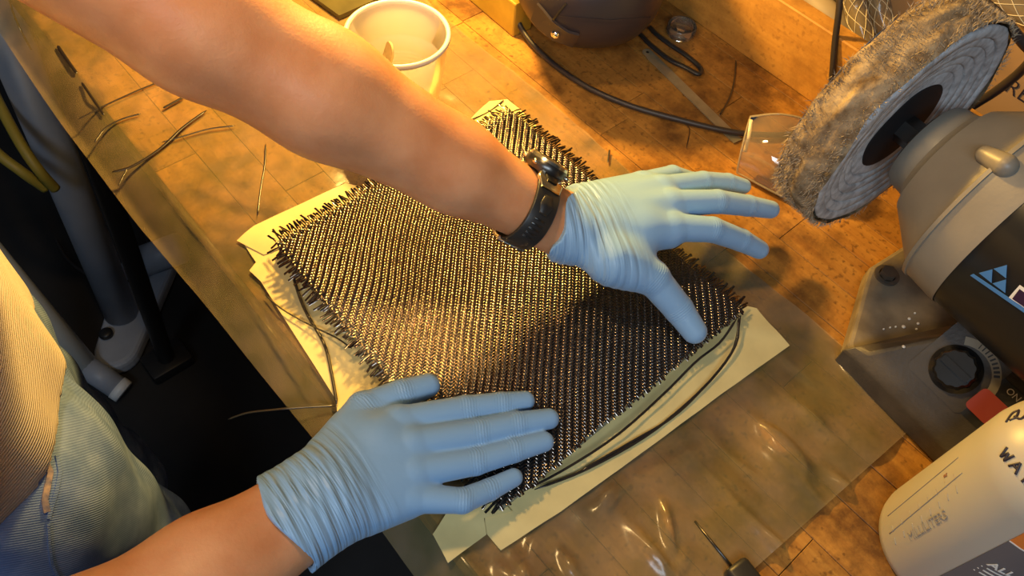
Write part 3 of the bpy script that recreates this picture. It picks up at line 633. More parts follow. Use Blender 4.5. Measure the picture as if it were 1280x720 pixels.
# ---- wristwatch on the upper arm
def watch():
    e, w_ = Lh['elbow'], Lh['wrist']; d = unit(w_ - e); c = w_ - d * 0.034; a, b = frame(d)
    wt = thing('wristwatch', c); wt.parent = person; wt.location = Vector(tuple(ORG[wt] - ORG[person]))
    rw, rh = .0350, .0350 * .82
    ph0 = math.radians(46)           # where the case sits, measured from a towards b
    def ring_pt(ph, off, t): 
        return c + a * (rw + off) * math.cos(ph) + b * (rh + off) * math.sin(ph) + d * t
    def band(p0, p1, half, th, n=40, taper=None):
        V = []; F = []
        for i in range(n + 1):
            ph = p0 + (p1 - p0) * i / n; hw = half if taper is None else half * (1 - taper * abs(i / n - .5) * 2)
            for off in (0.0006, th):
                for t in (-hw, -hw * .9, hw * .9, hw): V.append(ring_pt(ph, off + (0 if abs(t) < hw else -th * .25 * (off > .001)), t))
        for i in range(n):
            q = i * 8; r = q + 8
            for k in range(3): F.append((q + 4 + k, q + 5 + k, r + 5 + k, r + 4 + k)); F.append((q + 1 + k, q + k, r + k, r + 1 + k))
            F.append((q, q + 4, r + 4, r)); F.append((q + 7, q + 3, r + 3, r + 7))
        for q in (0, n * 8): F.append((q, q + 1, q + 2, q + 3, q + 7, q + 6, q + 5, q + 4))
        return V, F
    mesh('strap', *band(ph0 + .55, ph0 + 2 * math.pi - .55, .0115, .0032, 80), M['rubber'], wt)
    for k in range(5):
        p = ph0 + 1.62 + .13 * k; mesh('strap_slot', *band(p, p + .045, .006, .0037, 3), M['blackgloss'], wt)
    mesh('strap_ridge', *band(ph0 + 1.05, ph0 + 1.5, .0065, .0040, 10, .4), M['rubber'], wt)
    for sg in (1, -1):
        mesh('lug', *band(ph0 + sg * .32, ph0 + sg * .92, .0125, .0046, 12, .25), M['silver'], wt)
        mesh('lug_insert', *band(ph0 + sg * .30, ph0 + sg * .72, .0070, .0060, 10, .3), M['blackgloss'], wt)
    mesh('buckle', *band(ph0 + math.pi - .2, ph0 + math.pi + .35, .0135, .0045, 12), M['chrome'], wt)
    # case: round body standing on the wrist
    n = unit(a * math.cos(ph0) / rw + b * math.sin(ph0) / rh); t1 = d; t2 = np.cross(n, t1); cc = ring_pt(ph0, 0, 0)
    def disc(prof, m=40, ex=1.08):
        V = []; F = []
        for r, h in prof:
            for k in range(m):
                th = 2 * math.pi * k / m; V.append(cc + n * h + t1 * r * math.cos(th) + t2 * r * ex * math.sin(th))
        for i in range(len(prof) - 1):
            for k in range(m): F.append((i * m + k, i * m + (k + 1) % m, (i + 1) * m + (k + 1) % m, (i + 1) * m + k))
        F.append(tuple((len(prof) - 1) * m + k for k in range(m))); F.append(tuple(range(m))[::-1]); return V, F
    mesh('case', *disc([(.0170, -.001), (.0188, .002), (.0190, .006), (.0182, .0085)]), M['darkmetal'], wt, auto=35)
    mesh('bezel', *disc([(.0182, .0085), (.0176, .0108), (.0160, .0120), (.0145, .0116)]), M['silver'], wt, auto=35)
    mesh('dial', *disc([(.0145, .0112), (.0142, .0119), (.006, .0121)]), M['blackgloss'], wt, auto=35)
    for th in (35, 145, 215, 325):
        q = cc + n * .0045 + t1 * .0195 * math.cos(math.radians(th)) + t2 * .0210 * math.sin(math.radians(th)); q2 = q + (t1 * math.cos(math.radians(th)) + t2 * math.sin(math.radians(th))) * .0028
        mesh('button', *tube([q - (q2 - q), q2], .0021, 10, up=tuple(n)), M['silver'], wt)
watch()

# ---- shirt and jeans
f = Field((-.36, .18, .01), (.06, .80, .52), 0.004)
for a, b, ra, rb in [((-.165, .45, .03), (-.165, .57, .03), .120, .120), ((-.165, .45, .115), (-.165, .57, .115), .120, .120), ((-.165, .44, .2), (-.15, .56, .2), .120, .120), ((-.13, .42, .36), (-.12, .56, .36), .116, .116), ((-.165, .50, .0), (-.14, .49, .40), .122, .122),
                     (Rh['sh'], (-.10, .49, .46), .072, .08), (Lh['sh'], (-.10, .49, .46), .072, .08), (Rh['sh'], Rh['sh'] + .5 * (Rh['elbow'] - Rh['sh']), .072, .07), (Lh['sh'], Lh['sh'] + .40 * (Lh['elbow'] - Lh['sh']), .072, .07)]:
    f.add(a, b, ra, rb, 0.03)
P = f.pts((0, 0, 0), f.n)
hem = 0.050 + 0.004 * np.sin(P[..., 1] * 55) + 0.003 * np.sin(P[..., 1] * 120 + 1)
f.F = np.maximum(f.F, (hem - P[..., 2]).astype(np.float32)); f.F += (0.0028 * np.sin(P[..., 1] * 70 + P[..., 0] * 25) * np.clip((.2 - P[..., 2]) / .15, 0, 1)).astype(np.float32)
inner = Field((-.36, .18, .01), (.06, .80, .52), 0.004)
for a, b, ra, rb in [((-.165, .45, -.02), (-.165, .57, -.02), .112, .112), ((-.165, .45, .06), (-.165, .57, .06), .106, .106)]: inner.add(a, b, ra, rb, 0.03)
f.F = np.where(P[..., 2] < .10, np.maximum(f.F, -inner.F), f.F)
V, Q = f.mesh(); V = relax(V, Q, 2, 0.5)
mesh('shirt', V, Q, M['shirt'], person, label='white ribbed knit shirt with a raw hem at the hip')
f = Field((-.34, .24, -.87), (.02, .76, .085), 0.0045)
for a, b, ra, rb in [((-.16, .45, .06), (-.16, .57, .06), .088, .088), ((-.155, .44, -.04), (-.155, .57, -.04), .108, .108)]: f.add(a, b, ra, rb, 0.03)
for hip, knee, ank in LEGS: f.add(hip, knee, .102, .075, 0.035); f.add(knee, ank, .075, .062, 0.03)
P = f.pts((0, 0, 0), f.n); f.F += (0.0022 * np.sin(P[..., 2] * 60 + P[..., 1] * 45) * np.clip(-P[..., 2] / .1, 0, 1) + .0015 * np.sin(P[..., 1] * 90 - P[..., 2] * 50)).astype(np.float32)
f.F = np.maximum(f.F, (P[..., 2] - .075).astype(np.float32)); f.F = np.maximum(f.F, (-.85 - P[..., 2]).astype(np.float32))
V, Q = f.mesh(); V = relax(V, Q, 2, 0.5)
jeans = mesh('jeans', V, Q, M['denim'], person, label='faded blue denim jeans with a worn pocket edge')
for hip, knee, ank in LEGS:
    s = Field(ank + [-.08, -.06, -.09], ank + [.24, .06, .06], 0.004); s.add(ank + [-.02, 0, -.03], ank + [.13, 0, -.045], .04, .036, .02); s.add(ank + [0, 0, -.02], ank + [0, 0, .03], .042, .044, .02); s.plane(ank + [0, 0, -.079], (0, 0, -1))
    V, Q = s.mesh(); mesh('shoe', V, Q, M['rubber'], person)

# ================================================================== cup with stirring stick
cc = W(497, 45, .105); CX, CY = cc[0], cc[1]
cup = thing('plastic_cup', (CX, CY, 0.002), 'translucent white plastic mixing cup behind the upper forearm', 'cup')
CR, CH = .0505, .105
prof = [(0, .003), (.034, .003), (.0365, .006)]
for k in range(9): z = .012 + k * .0045; r = .0368 + (CR - .039) * (z / CH); prof += [(r, z), (r + .0007, z + .0018), (r + .0001, z + .0032)]
prof += [(.0455, .066), (.0462, .068), (.0455, .070), (.0490, CH - .006), (.0495, CH)]
outer = [(.0505, CH), (.0505, CH - .006), (.0470, .066), (.0380, .004), (.036, .0), (0, 0)]
mesh('wall', *lathe(prof + outer, 72, (CX, CY, .003)), M['cup'], cup, auto=50)
mesh('rim', *lathe([(.0490, CH - .001), (.0490, CH + .002), (.0510, CH + .0035), (.0532, CH + .0022), (.0535, CH - .001), (.0522, CH - .003), (.0500, CH - .003)], 72, (CX, CY, .003), close=True), mat('cup_rim', (0.85, 0.82, 0.74), 0.3), cup)
mesh('resin_pool', *lathe([(0, .010), (.034, .0101), (.0362, .0112), (.0360, .0060), (0, .0060)], 48, (CX, CY, .003)), M['resin'], cup)
# flat wooden stick leaning inside the cup
top = W(487, 64, .088); bot = np.array([CX - .020, CY + .022, .014])
d = unit(top - bot); a, b = frame(d, (0.6, -0.3, 0.5)); Ls = np.linalg.norm(top - bot); V = []; pr = []
for k in range(13): t = math.pi * k / 12; pr.append((.0095 * math.cos(t), Ls + .0095 * math.sin(t)))
pr += [(-.0095, 0), (.0095, 0)]
for s in (-.0010, .0010): V += [bot + a * x + d * y + b * s for x, y in pr]
n = len(pr); F = [tuple(range(n))[::-1], tuple(range(n, 2 * n))] + [(i, (i + 1) % n, n + (i + 1) % n, n + i) for i in range(n)]
mesh('stirring_stick', V, F, M['stick'], smooth=False, label='flat round-ended wooden stirring stick standing in the plastic cup', cat='stick')

# ================================================================== things at the far end of the bench
# olive plate
p = [W(*q) for q in [(360, -20), (425, 27), (500, -6), (430, -60)]]; V, F = prism([(q[0], q[1]) for q in p], .003, .009)
o = thing('metal_plate', (p[1][0], p[1][1], .003), 'flat dark olive plate lying behind the arm beside the cup', 'plate'); mesh('plate', V, F, M['olive'], o, smooth=False)
V, F = tube([p[0] * [1, 1, 0] + [0.012, -.02, .0105], p[2] * [1, 1, 0] + [-.012, 0.016, .0105]], .0016, 8); mesh('raised_edge', V, F, M['olive'], o)
# yellow box
c1 = W(641, 47); c2 = W(586, 0); ang = math.atan2(c2[1] - c1[1], c2[0] - c1[0]); dd = unit(c2 - c1); nn = np.array([dd[1], -dd[0], 0]); nn = nn if nn[0] > 0 else -nn
o = thing('yellow_box', c1 + dd * .06 + nn * .035, 'yellow cardboard box at the top edge beside the dark welding helmet', 'box')
cen = c1 + dd * .07 + nn * .015
V, F = bevbox((cen[0], cen[1], .0235), (.14, .03, .047), .002, ang); mesh('carton', V, F, M['ylw'], o, smooth=False)
V, F = bevbox((cen[0], cen[1], .0475), (.138, .014, .001), .0003, ang); mesh('lid_flap', V, F, M['ylw'], o, smooth=False)
# welding helmet lying on its side
hc = np.array([.640, .558, .108])
o = thing('welding_helmet', (hc[0], hc[1], 0.0), 'dark brown plastic welding helmet with a rivet, lying on the bench', 'helmet')
ax_y = unit(np.array([.6, .8, 0])); ax_x = np.array([ax_y[1], -ax_y[0], 0])
def helm(scale, r0, r1):
    V = []; nU, nV = 64, 28
    for j in range(nV + 1):
        ph = r0 + (r1 - r0) * j / nV
        for i in range(nU):
            th = 2 * math.pi * i / nU; cx = math.cos(th); sy = math.sin(th)
            e = 0.8; sx = math.copysign(abs(cx) ** e, cx); syy = math.copysign(abs(sy) ** e, sy)
            rr = math.cos(ph); zz = math.sin(ph)
            V.append(hc + ax_x * sx * rr * .090 * scale + ax_y * syy * rr * .150 * scale + np.array([0, 0, zz * .090 * scale]))
    F = []
    for j in range(nV):
        for i in range(nU): F.append((j * nU + i, j * nU + (i + 1) % nU, (j + 1) * nU + (i + 1) % nU, (j + 1) * nU + i))
    return V, F
V1, F1 = helm(1, -1.0, 1.5); V2, F2 = helm(.965, -1.0, 1.5); gg = G(); gg.add(V1, F1); gg.add(V2, [f[::-1] for f in F2]); n = len(V1)
for i in range(64): gg.F.append((i, n + i, n + (i + 1) % 64, (i + 1) % 64)); gg.F.append((n - 64 + i, n - 64 + (i + 1) % 64, 2 * n - 64 + (i + 1) % 64, 2 * n - 64 + i))
shell = mesh('shell', gg.V, gg.F, M['helmet'], o, auto=50)
bv = bvh_of(shell)
h0, n0 = hit(bv, 695, 42)
if h0 is not None:
    a, b = frame(n0); V = []; F = []
    for r, hgt in ((.0052, -.001), (.0052, .0026), (.0036, .0042), (.0015, .0047)):
        for k in range(16): V.append(h0 + n0 * hgt + a * r * math.cos(k * math.pi / 8) + b * r * math.sin(k * math.pi / 8))
    for j in range(3):
        for k in range(16): F.append((j * 16 + k, j * 16 + (k + 1) % 16, (j + 1) * 16 + (k + 1) % 16, (j + 1) * 16 + k))
    F.append(tuple(range(48, 64))); mesh('rivet', V, F, M['chrome'], o)
def surf_strip(bv, pix, width, lift, th, name, m, parent):
    """a raised strip lying on a surface along places on the photograph"""
    P = []; Nn = []
    for u, v in pix:
        h, n_ = hit(bv, u, v)
        if h is not None: P.append(h + n_ * lift); Nn.append(n_)
    if len(P) < 2: return None
    V = []; F = []
    for i in range(len(P)):
        d = unit(P[min(i + 1, len(P) - 1)] - P[max(i - 1, 0)]); s = np.cross(d, Nn[i])
        for q in ((-1, 0), (-1, 1), (1, 1), (1, 0)): V.append(P[i] + s * q[0] * width / 2 + Nn[i] * q[1] * th)
    for i in range(len(P) - 1):
        for k in range(4): F.append((i * 4 + k, i * 4 + (k + 1) % 4, (i + 1) * 4 + (k + 1) % 4, (i + 1) * 4 + k))
    F.append((3, 2, 1, 0)); q = (len(P) - 1) * 4; F.append((q, q + 1, q + 2, q + 3))
    return mesh(name, V, F, m, parent, smooth=True, auto=40)
surf_strip(bv, [(700 + k * 8, 26 - abs(k - 8) * .6) for k in range(16)], .003, -.0005, .0014, 'moulded_ridge', M['helmet'], o)
surf_strip(bv, [(668, 14), (676, 24), (685, 33), (695, 41), (707, 47), (720, 51)], .034, -.0015, .0028, 'hinge_flap', M['helmet'], o)
surf_strip(bv, [(708 - k * 4, 4 + k * 5) for k in range(6)], .002, 0.0012, .0012, 'hinge_edge', M['darkmetal'], o)
band = [hc + ax_x * -.070 + ax_y * -.05 + [0, 0, .035], hc + ax_x * -.096 + ax_y * -.01 + [0, 0, .03], hc + ax_x * -.098 + ax_y * .06 + [0, 0, .03], hc + ax_x * -.07 + ax_y * .12 + [0, 0, .0]]
V, F = tube(spline(band, 20), .012, 8, .25); mesh('headband', V, F, mat('grey_band', (0.16, 0.19, 0.20), 0.5), o)

# rubber loop strap
lp = [W(*q) for q in [(798, 40, .005), (812, 55, .006), (836, 74, .006), (858, 85, .006), (871, 92, .006), (876, 90, .006), (874, 83, .006), (856, 68, .007), (838, 56, .008), (822, 44, .009), (812, 34, .009)]]
V, F = tube(spline(lp, 60), .0032, 8, .8); mesh('rubber_strap', V, F, M['rubber'], label='black rubber strap folded into a narrow loop below the helmet', cat='strap')
# clear ring
rc = W(850, 42); o = thing('clear_ring', rc, 'small clear glass ring lying on the bench below the pine board', 'ring')
mesh('ring_wall', *lathe([(.0150, .001), (.0185, .001), (.0190, .006), (.0185, .012), (.0172, .014), (.0155, .012), (.0145, .006)], 40, tuple(rc), close=True), M['clear'], o)
mesh('ring_lens', *lathe([(0, .003), (.0146, .003), (.0146, .005), (0, .0055)], 40, tuple(rc)), M['clear'], o)
# hacksaw blade
ba, be = W(805, 63), W(922, 178); d = unit(be - ba); s_ = np.array([d[1], -d[0], 0]); Lb = np.linalg.norm(be - ba); hw = .0062; poly = []
for k in range(9): t = math.pi / 2 + math.pi * k / 8; poly.append(ba + d * (hw + hw * math.cos(t)) + s_ * hw * math.sin(t) * -1)
nt = 60
poly.append(be + s_ * hw); poly.append(be - s_ * hw)
pts = [(q[0], q[1]) for q in poly]
o = thing('hacksaw_blade', (ba[0], ba[1], .0012), 'narrow grey steel hacksaw blade lying diagonally on the wood under the cord', 'blade')
V, F = prism(pts, .0012, .0021); mesh('blade', V, F, M['steel_blade'], o, smooth=False)
g = G(); sd = -s_ if (W(820, 90) - ba) @ s_ < 0 else s_
for k in range(nt):
    q = ba + d * (.014 + (Lb - .018) * k / nt) + sd * hw; stp = (Lb - .018) / nt
    g.add([tuple(q + [0, 0, .0012]), tuple(q + d * stp * .9 + [0, 0, .0012]), tuple(q + sd * .0012 + d * stp * .2 + [0, 0, .0012]), tuple(q + [0, 0, .0021]), tuple(q + d * stp * .9 + [0, 0, .0021]), tuple(q + sd * .0012 + d * stp * .2 + [0, 0, .0021])], [(2, 1, 0), (3, 4, 5), (0, 1, 4, 3), (1, 2, 5, 4), (2, 0, 3, 5)])
mesh('teeth', g.V, g.F, M['steel_blade'], o, smooth=False, kind='stuff')
q = ba + d * .0065; mesh('pin_hole', *lathe([(0, .0022), (.0018, .0022), (.0020, .0021)], 14, (q[0], q[1], 0)), M['blackgloss'], o)
# power cord
cp = [W(*q) for q in [(628, -14, .045), (640, 8, .03), (652, 36, .012), (672, 62, .006), (702, 88, .005), (740, 112, .005), (790, 133, .005), (850, 150, .0055), (905, 163, .006), (945, 168, .006), (985, 168, .005), (1010, 160, .005)]]
V, F = tube(spline(cp, 90), .0034, 10); mesh('power_cord', V, F, M['cable'], label='brown power cord curving over the wood from helmet to clear lens', cat='cord')

# clear safety glasses lens
def lens():
    o = thing('safety_glasses', W(965, 225), 'clear safety glasses lens standing on the bench beside the buffing wheel', 'safety glasses')
    A, B, C = W(921, 216, .004), W(986, 249, .004), W(1040, 262, .004)
    T = W(938, 146, .042), W(1010, 152, .050)
    n = 28; m = 14; V = []
    bl = spline([A, B, C], n); tl = spline([T[0], W(975, 143, .056), W(1012, 152, .055), W(1045, 175, .05)], n)
    for k, th in ((0, 0.0), (1, 0.0016)):
        for i in range(n):
            for j in range(m):
                t = j / (m - 1); p = bl[i] * (1 - t) + tl[i] * t; out = unit(np.cross(bl[min(i + 1, n - 1)] - bl[max(i - 1, 0)], tl[i] - bl[i])); out = out if out[2] > 0 else -out
                V.append(p + out * (.010 * math.sin(math.pi * t) + th))
    F = []; N0 = n * m
    for i in range(n - 1):
        for j in range(m - 1):
            q = i * m + j; F.append((q, q + m, q + m + 1, q + 1)); F.append((N0 + q, N0 + q + 1, N0 + q + m + 1, N0 + q + m))
    rim = [i * m for i in range(n)] + [(n - 1) * m + j for j in range(1, m)] + [i * m + m - 1 for i in range(n - 2, -1, -1)] + [j for j in range(m - 2, 0, -1)]
    for a, b in zip(rim, rim[1:] + rim[:1]): F.append((a, b, N0 + b, N0 + a))
    mesh('lens', V, F, M['clear'], o, auto=60)
    P = [np.array(V[N0 + i]) for i in rim]; Vt, Ft = tube(P, .0012, 6, closed=True); mesh('lens_edge', Vt, Ft, clear_mat('lens_edge', (0.9, 0.85, 0.75), 0.45, 0.06, (0.8, 0.72, 0.55), 1.5), o)
    Vt, Ft = tube(spline([W(939, 150, .043), W(936, 170, .036), W(931, 190, .022)], 10), .0022, 8, .6); mesh('hinge_glint', Vt, Ft, mat('glint_white', (0.8, 0.72, 0.5), 0.3), o)  # hinge post; its yellow-white colour paints the lamp's reflection in the lens
    Vt, Ft = tube(spline([W(945, 222, .004), W(975, 238, .004), W(1000, 245, .004)], 10), .004, 8, .6); mesh('red_brown_strip', Vt, Ft, mat('red_brown', (0.42, 0.16, 0.08), 0.5), o)  # red-brown strip low along the lens
lens()

# ================================================================== bench grinder with buffing wheel
GX, GZ = .585, .182
GA = math.radians(7); PIV = np.array([GX, .135, 0.0])
gr = thing('bench_grinder', PIV, 'beige and black bench grinder standing at the right end of the bench', 'grinder')
def unrot(p, vec=False):
    p = np.asarray(p, float); q = p if vec else p - PIV; c, s = math.cos(GA), math.sin(GA); r = np.array([q[0] * c - q[1] * s, q[0] * s + q[1] * c, q[2]]); return r if vec else r + PIV
CAML = unrot((0, 0, HC))
def hitL(bvh, u, v):
    d = unrot(ray(u, v), True); loc, nor, i, dist = bvh.ray_cast(Vector(tuple(CAML)), Vector(tuple(d)))
    return (np.array(loc), np.array(nor)) if loc is not None else (None, None)
def ylathe(prof, n=64): return lathe(prof, n, (GX, 0, GZ), 'y')
# motor housing
mesh('bell_housing', *ylathe([(0, .112), (.020, .112), (.030, .1115), (.036, .109), (.039, .104), (.0405, .092), (.044, .088), (.050, .0855), (.078, .0475), (.0805, .044)], 72), M['housing'], gr, auto=30)
mesh('housing_seam', *ylathe([(.0795, .0455), (.0840, .0445), (.0845, .0415), (.0805, .0405)], 72), M['housing'], gr, auto=30)
hb = mesh('housing_band', *ylathe([(.0805, .0445), (.0830, .042), (.0850, .018), (.0850, .012)], 72), M['housing'], gr, auto=30)
mb = mesh('motor_body', *ylathe([(.0838, .0135), (.0843, .011), (.0843, -.20), (.085, -.21), (.08, -.26), (.04, -.30), (0, -.30)], 72), M['blackgloss'], gr, auto=30)
bvb = bvh_of([c for c in gr.children if c.name.startswith('bell_housing')][0])
h0, n0 = hitL(bvb, 1240, 199)
if h0 is not None:
    tdir = unit(np.array([0, -1.0, 0]) - (np.array([0, -1.0, 0]) @ n0) * n0); s = Field(h0 - .03, h0 + .03, .0012)
    s.add(h0 - tdir * .006 - n0 * .002, h0 + tdir * .012 + n0 * .001, .0065, .0085, .004); V, Q = s.mesh(); mesh('screw_boss', V, Q, M['housing'], gr)
# base casting
outl = [(.511, -.36), (.508, .016), (.511, .030), (.518, .040), (.532, .048), (.594, .084), (.604, .089), (.68, .089), (.715, .06), (.715, -.36)]
V, F = prism(outl, .0, .022); bs = mesh('base_foot', V, F, M['castfoot'], gr, smooth=False)
md = bs.modifiers.new('bevel', 'BEVEL'); md.width = .004; md.segments = 2; md.limit_method = 'ANGLE'
# sloped control housing over the foot: profile in x-z, swept along -y with a curved left end
prof = [(.506, .003), (.506, .026), (.513, .036), (.561, .080), (.569, .084), (.675, .084), (.695, .03), (.695, .012)]
V = []; F = []; ysec = [(.0, 1.0)]; ny = 14; m_ = len(prof)
for j in range(ny + 1):
    for x, z in prof:
        t = (x - .506) / .187; yend = .034 - .085 * max(0, math.sin(min(1, t * 1.15) * math.pi / 2)) + .02 * max(0, t - .5)
        zz = .018 + (z - .018) * (1.0 if j else .75); V.append((x, yend + .004 - (yend + .36) * (j / ny) ** 1.3, zz if z > .02 else z))
for j in range(ny):
    for k in range(m_): F.append((j * m_ + k, j * m_ + (k + 1) % m_, (j + 1) * m_ + (k + 1) % m_, (j + 1) * m_ + k))
F.append(tuple(range(m_))[::-1]); F.append(tuple(ny * m_ + k for k in range(m_)))
cb = mesh('control_housing', V, F, M['casting'], gr, smooth=True, auto=38)
md = cb.modifiers.new('bevel', 'BEVEL'); md.width = .0025; md.segments = 2; md.limit_method = 'ANGLE'
# pedestal under the motor
V, F = bevbox((GX + .035, -.10, .09), (.07, .16, .05), .008); mesh('pedestal', V, F, M['casting'], gr, auto=40)
# bolt on the foot
bq = unrot(W(1108, 345, .022)); g = G(); g.add(*lathe([(0, .0), (.012, .0), (.012, .0022), (.008, .0024)], 28, (bq[0], bq[1], .022)))
hexp = [(bq[0] + .0078 * math.cos(k * math.pi / 3 + .3), bq[1] + .0078 * math.sin(k * math.pi / 3 + .3)) for k in range(6)]; g.add(*prism(hexp, .024, .030))
mesh('bolt', g.V, g.F, M['castbolt'], gr, smooth=False)
# control plate, knob, scale, switch on the sloped face
bvc = bvh_of(cb)
def on_slope(u, v):
    d = unrot(ray(u, v), True); p0 = np.array([.513, 0, .036]); nrm = unit(np.array([-.044, 0, .048])); t = ((p0 - CAML) @ nrm) / (d @ nrm); return CAML + d * t
SN = unit(np.array([-.044, 0, .048])); SY = np.array([0, -1.0, 0]); SU = unit(np.cross(SN, SY)); SU = SU if SU[2] > 0 else -SU
def slab(c, pts, h0, h1):
    n = len(pts); V = [c + SY * x + SU * y + SN * h0 for x, y in pts] + [c + SY * x + SU * y + SN * h1 for x, y in pts]
    return V, [tuple(range(n))[::-1], tuple(range(n, 2 * n))] + [(i, (i + 1) % n, n + (i + 1) % n, n + i) for i in range(n)]
kc = on_slope(1195, 462)
def rrect(wd, ht, r, n=4):
    out = []
    for cx, cy, a0 in ((wd / 2 - r, ht / 2 - r, 0), (-wd / 2 + r, ht / 2 - r, 90), (-wd / 2 + r, -ht / 2 + r, 180), (wd / 2 - r, -ht / 2 + r, 270)):
        for k in range(n + 1): t = math.radians(a0 + 90 * k / n); out.append((cx + r * math.cos(t), cy + r * math.sin(t)))
    return out
mesh('control_plate', *slab(kc + SU * .004, rrect(.056, .060, .005), -.001, .0016), M['casting'], gr, smooth=False)
circ = lambda r, n=32: [(r * math.cos(2 * math.pi * k / n), r * math.sin(2 * math.pi * k / n)) for k in range(n)]
V = []; F = []; n = 48
for j, (r, h) in enumerate([(.020, .0016), (.0205, .004), (.0175, .0055), (.0165, .016), (.0150, .0185), (.0, .0186)]):
    for k in range(n):
        rr = r * (1 - .05 * (k % 4 < 2) * (2 <= j <= 4)); t = 2 * math.pi * k / n; V.append(kc + SN * h + SY * rr * math.cos(t) + SU * rr * math.sin(t))
for j in range(5):
    for k in range(n): F.append((j * n + k, j * n + (k + 1) % n, (j + 1) * n + (k + 1) % n, (j + 1) * n + k))
kn = mesh('speed_knob', V, F, M['blackgloss'], gr, auto=40)
V, F = slab(kc + SN * .0186, [(-.013, -.003), (.013, -.003), (.013, .003), (-.013, .003)], 0, .004); mesh('grip_ridge', V, F, M['blackgloss'], kn, smooth=False)
# printed arc of the speed scale
pale = mat('scale_print', (0.30, 0.27, 0.20), 0.6); arc = []
for k in range(13): t = math.radians(125 - k * 9.5); arc.append((.0315 * math.cos(t) + .003, .0315 * math.sin(t) - .001))
for k in range(12, -1, -1): t = math.radians(125 - k * 9.5); arc.append((.0245 * math.cos(t) + .003, .0245 * math.sin(t) - .001))
n = len(arc); V = [kc + SY * x + SU * y + SN * .0018 for x, y in arc] + [kc + SY * x + SU * y + SN * .0021 for x, y in arc]; half = 13
F = [(i, n - 1 - i, n - 2 - i, i + 1)[::-1] for i in range(12)]; F = [tuple(q + n for q in (i, i + 1, n - 2 - i, n - 1 - i)) for i in range(12)] + [(i, (i + 1) % n, n + (i + 1) % n, n + i) for i in range(n)]
mesh('speed_scale', V, F, pale, gr, smooth=False)
g = G()
for k in range(9):
    t = math.radians(100 - k * 7.2); c_ = kc + SY * (.028 * math.cos(t) + .003) + SU * (.028 * math.sin(t) - .001); e_ = SY * math.cos(t) + SU * math.sin(t); s_ = np.cross(SN, e_); hh = .0022
    g.add([tuple(c_ + e_ * x * hh + s_ * y * (.0004 + k * .00008) + SN * z) for z in (.0020, .0023) for x, y in ((-1, -1), (1, -1), (1, 1), (-1, 1))], [(4, 5, 6, 7), (0, 1, 5, 4), (1, 2, 6, 5), (2, 3, 7, 6), (3, 0, 4, 7)])
mesh('scale_ticks', g.V, g.F, M['blackgloss'], gr, smooth=False)
sc = on_slope(1242, 508)
mesh('switch_plate', *slab(sc, rrect(.040, .044, .003), -.001, .0014), M['blackgloss'], gr, smooth=False)
sw = mesh('red_switch', *slab(sc - SU * .004, rrect(.030, .022, .004), .0014, .008), M['red'], gr, smooth=False)

def text_mesh(txt, size, place, name, m, parent, bold=0.0, extrude=0.0002, sub=0.002):
    """flat lettering laid on a surface by place(x, y, h)"""
    cu = bpy.data.curves.new('t', 'FONT'); cu.body = txt; cu.size = size; cu.extrude = extrude; cu.offset = bold; cu.align_x = 'LEFT'; cu.resolution_u = 3
    to = bpy.data.objects.new('t', cu); col.objects.link(to); bpy.context.view_layer.update()
    me = bpy.data.meshes.new_from_object(to.evaluated_get(bpy.context.evaluated_depsgraph_get())); bpy.data.objects.remove(to); bpy.data.curves.remove(cu)
    bm = bmesh.new(); bm.from_mesh(me); bpy.data.meshes.remove(me); bmesh.ops.triangulate(bm, faces=list(bm.faces))
    for _ in range(3):
        long = [e for e in bm.edges if e.calc_length() > sub * 2]
        if not long: break
        bmesh.ops.subdivide_edges(bm, edges=long, cuts=1); bmesh.ops.triangulate(bm, faces=[f for f in bm.faces if len(f.verts) > 3])
    bm.verts.index_update(); V = [place(v.co.x, v.co.y, v.co.z + extrude) for v in bm.verts]; F = [tuple(v.index for v in f.verts) for f in bm.faces]; bm.free()
    return mesh(name, V, F, m, parent, smooth=False)
tq = on_slope(1256, 489)
text_mesh('ON', .0075, lambda x, y, h: tq + SY * x + SU * y + SN * (.0016 + h), 'switch_lettering', M['white'], gr)
# maker's mark on the motor: four blue triangles, stripe and a letter; placed on the cylinder by angle and y
RM = .0845
def cyl_of(u, v, R=RM):
    d = unrot(ray(u, v), True); o_ = np.array([CAML[0] - GX, HC - GZ]); dv = np.array([d[0], d[2]]); A = dv @ dv; Bq = o_ @ dv; C = o_ @ o_ - R * R; t = (-Bq - math.sqrt(max(0, Bq * Bq - A * C))) / A
    p = CAML + d * t; return math.atan2(p[2] - GZ, p[0] - GX), p[1]
def on_cyl(th, y, h, R=RM): return np.array([GX + (R + h) * math.cos(th), y, GZ + (R + h) * math.sin(th)])
def cyl_patch(pix, name, m, parent, h=.0002, R=RM, n=6):
    q = [cyl_of(u, v, R) for u, v in pix]; bm = bmesh.new(); vs = [bm.verts.new((a * R, b, 0)) for a, b in q]; f_ = bm.faces.new(vs); bmesh.ops.triangulate(bm, faces=[f_]); bmesh.ops.subdivide_edges(bm, edges=list(bm.edges), cuts=n, use_grid_fill=True)
    bmesh.ops.triangulate(bm, faces=list(bm.faces)); bm.verts.index_update(); V = [on_cyl(v.co.x / R, v.co.y, h, R) for v in bm.verts]; F = [tuple(v.index for v in f.verts) for f in bm.faces]; bm.free()
    # give it thickness
    nV = len(V); V2 = [on_cyl(*((lambda p: (math.atan2(p[2] - GZ, p[0] - GX), p[1]))(np.array(p))), h + .0003, R) for p in V]
    e = {}; 
    for f in F:
        for a, b in zip(f, f[1:] + f[:1]): e[(a, b)] = 1
    side = [(a, b, nV + b, nV + a) for (a, b) in e if (b, a) not in e]
    o = mesh(name, V + V2, [f[::-1] for f in F] + [tuple(q + nV for q in f) for f in F] + side, m, parent, smooth=False); return o
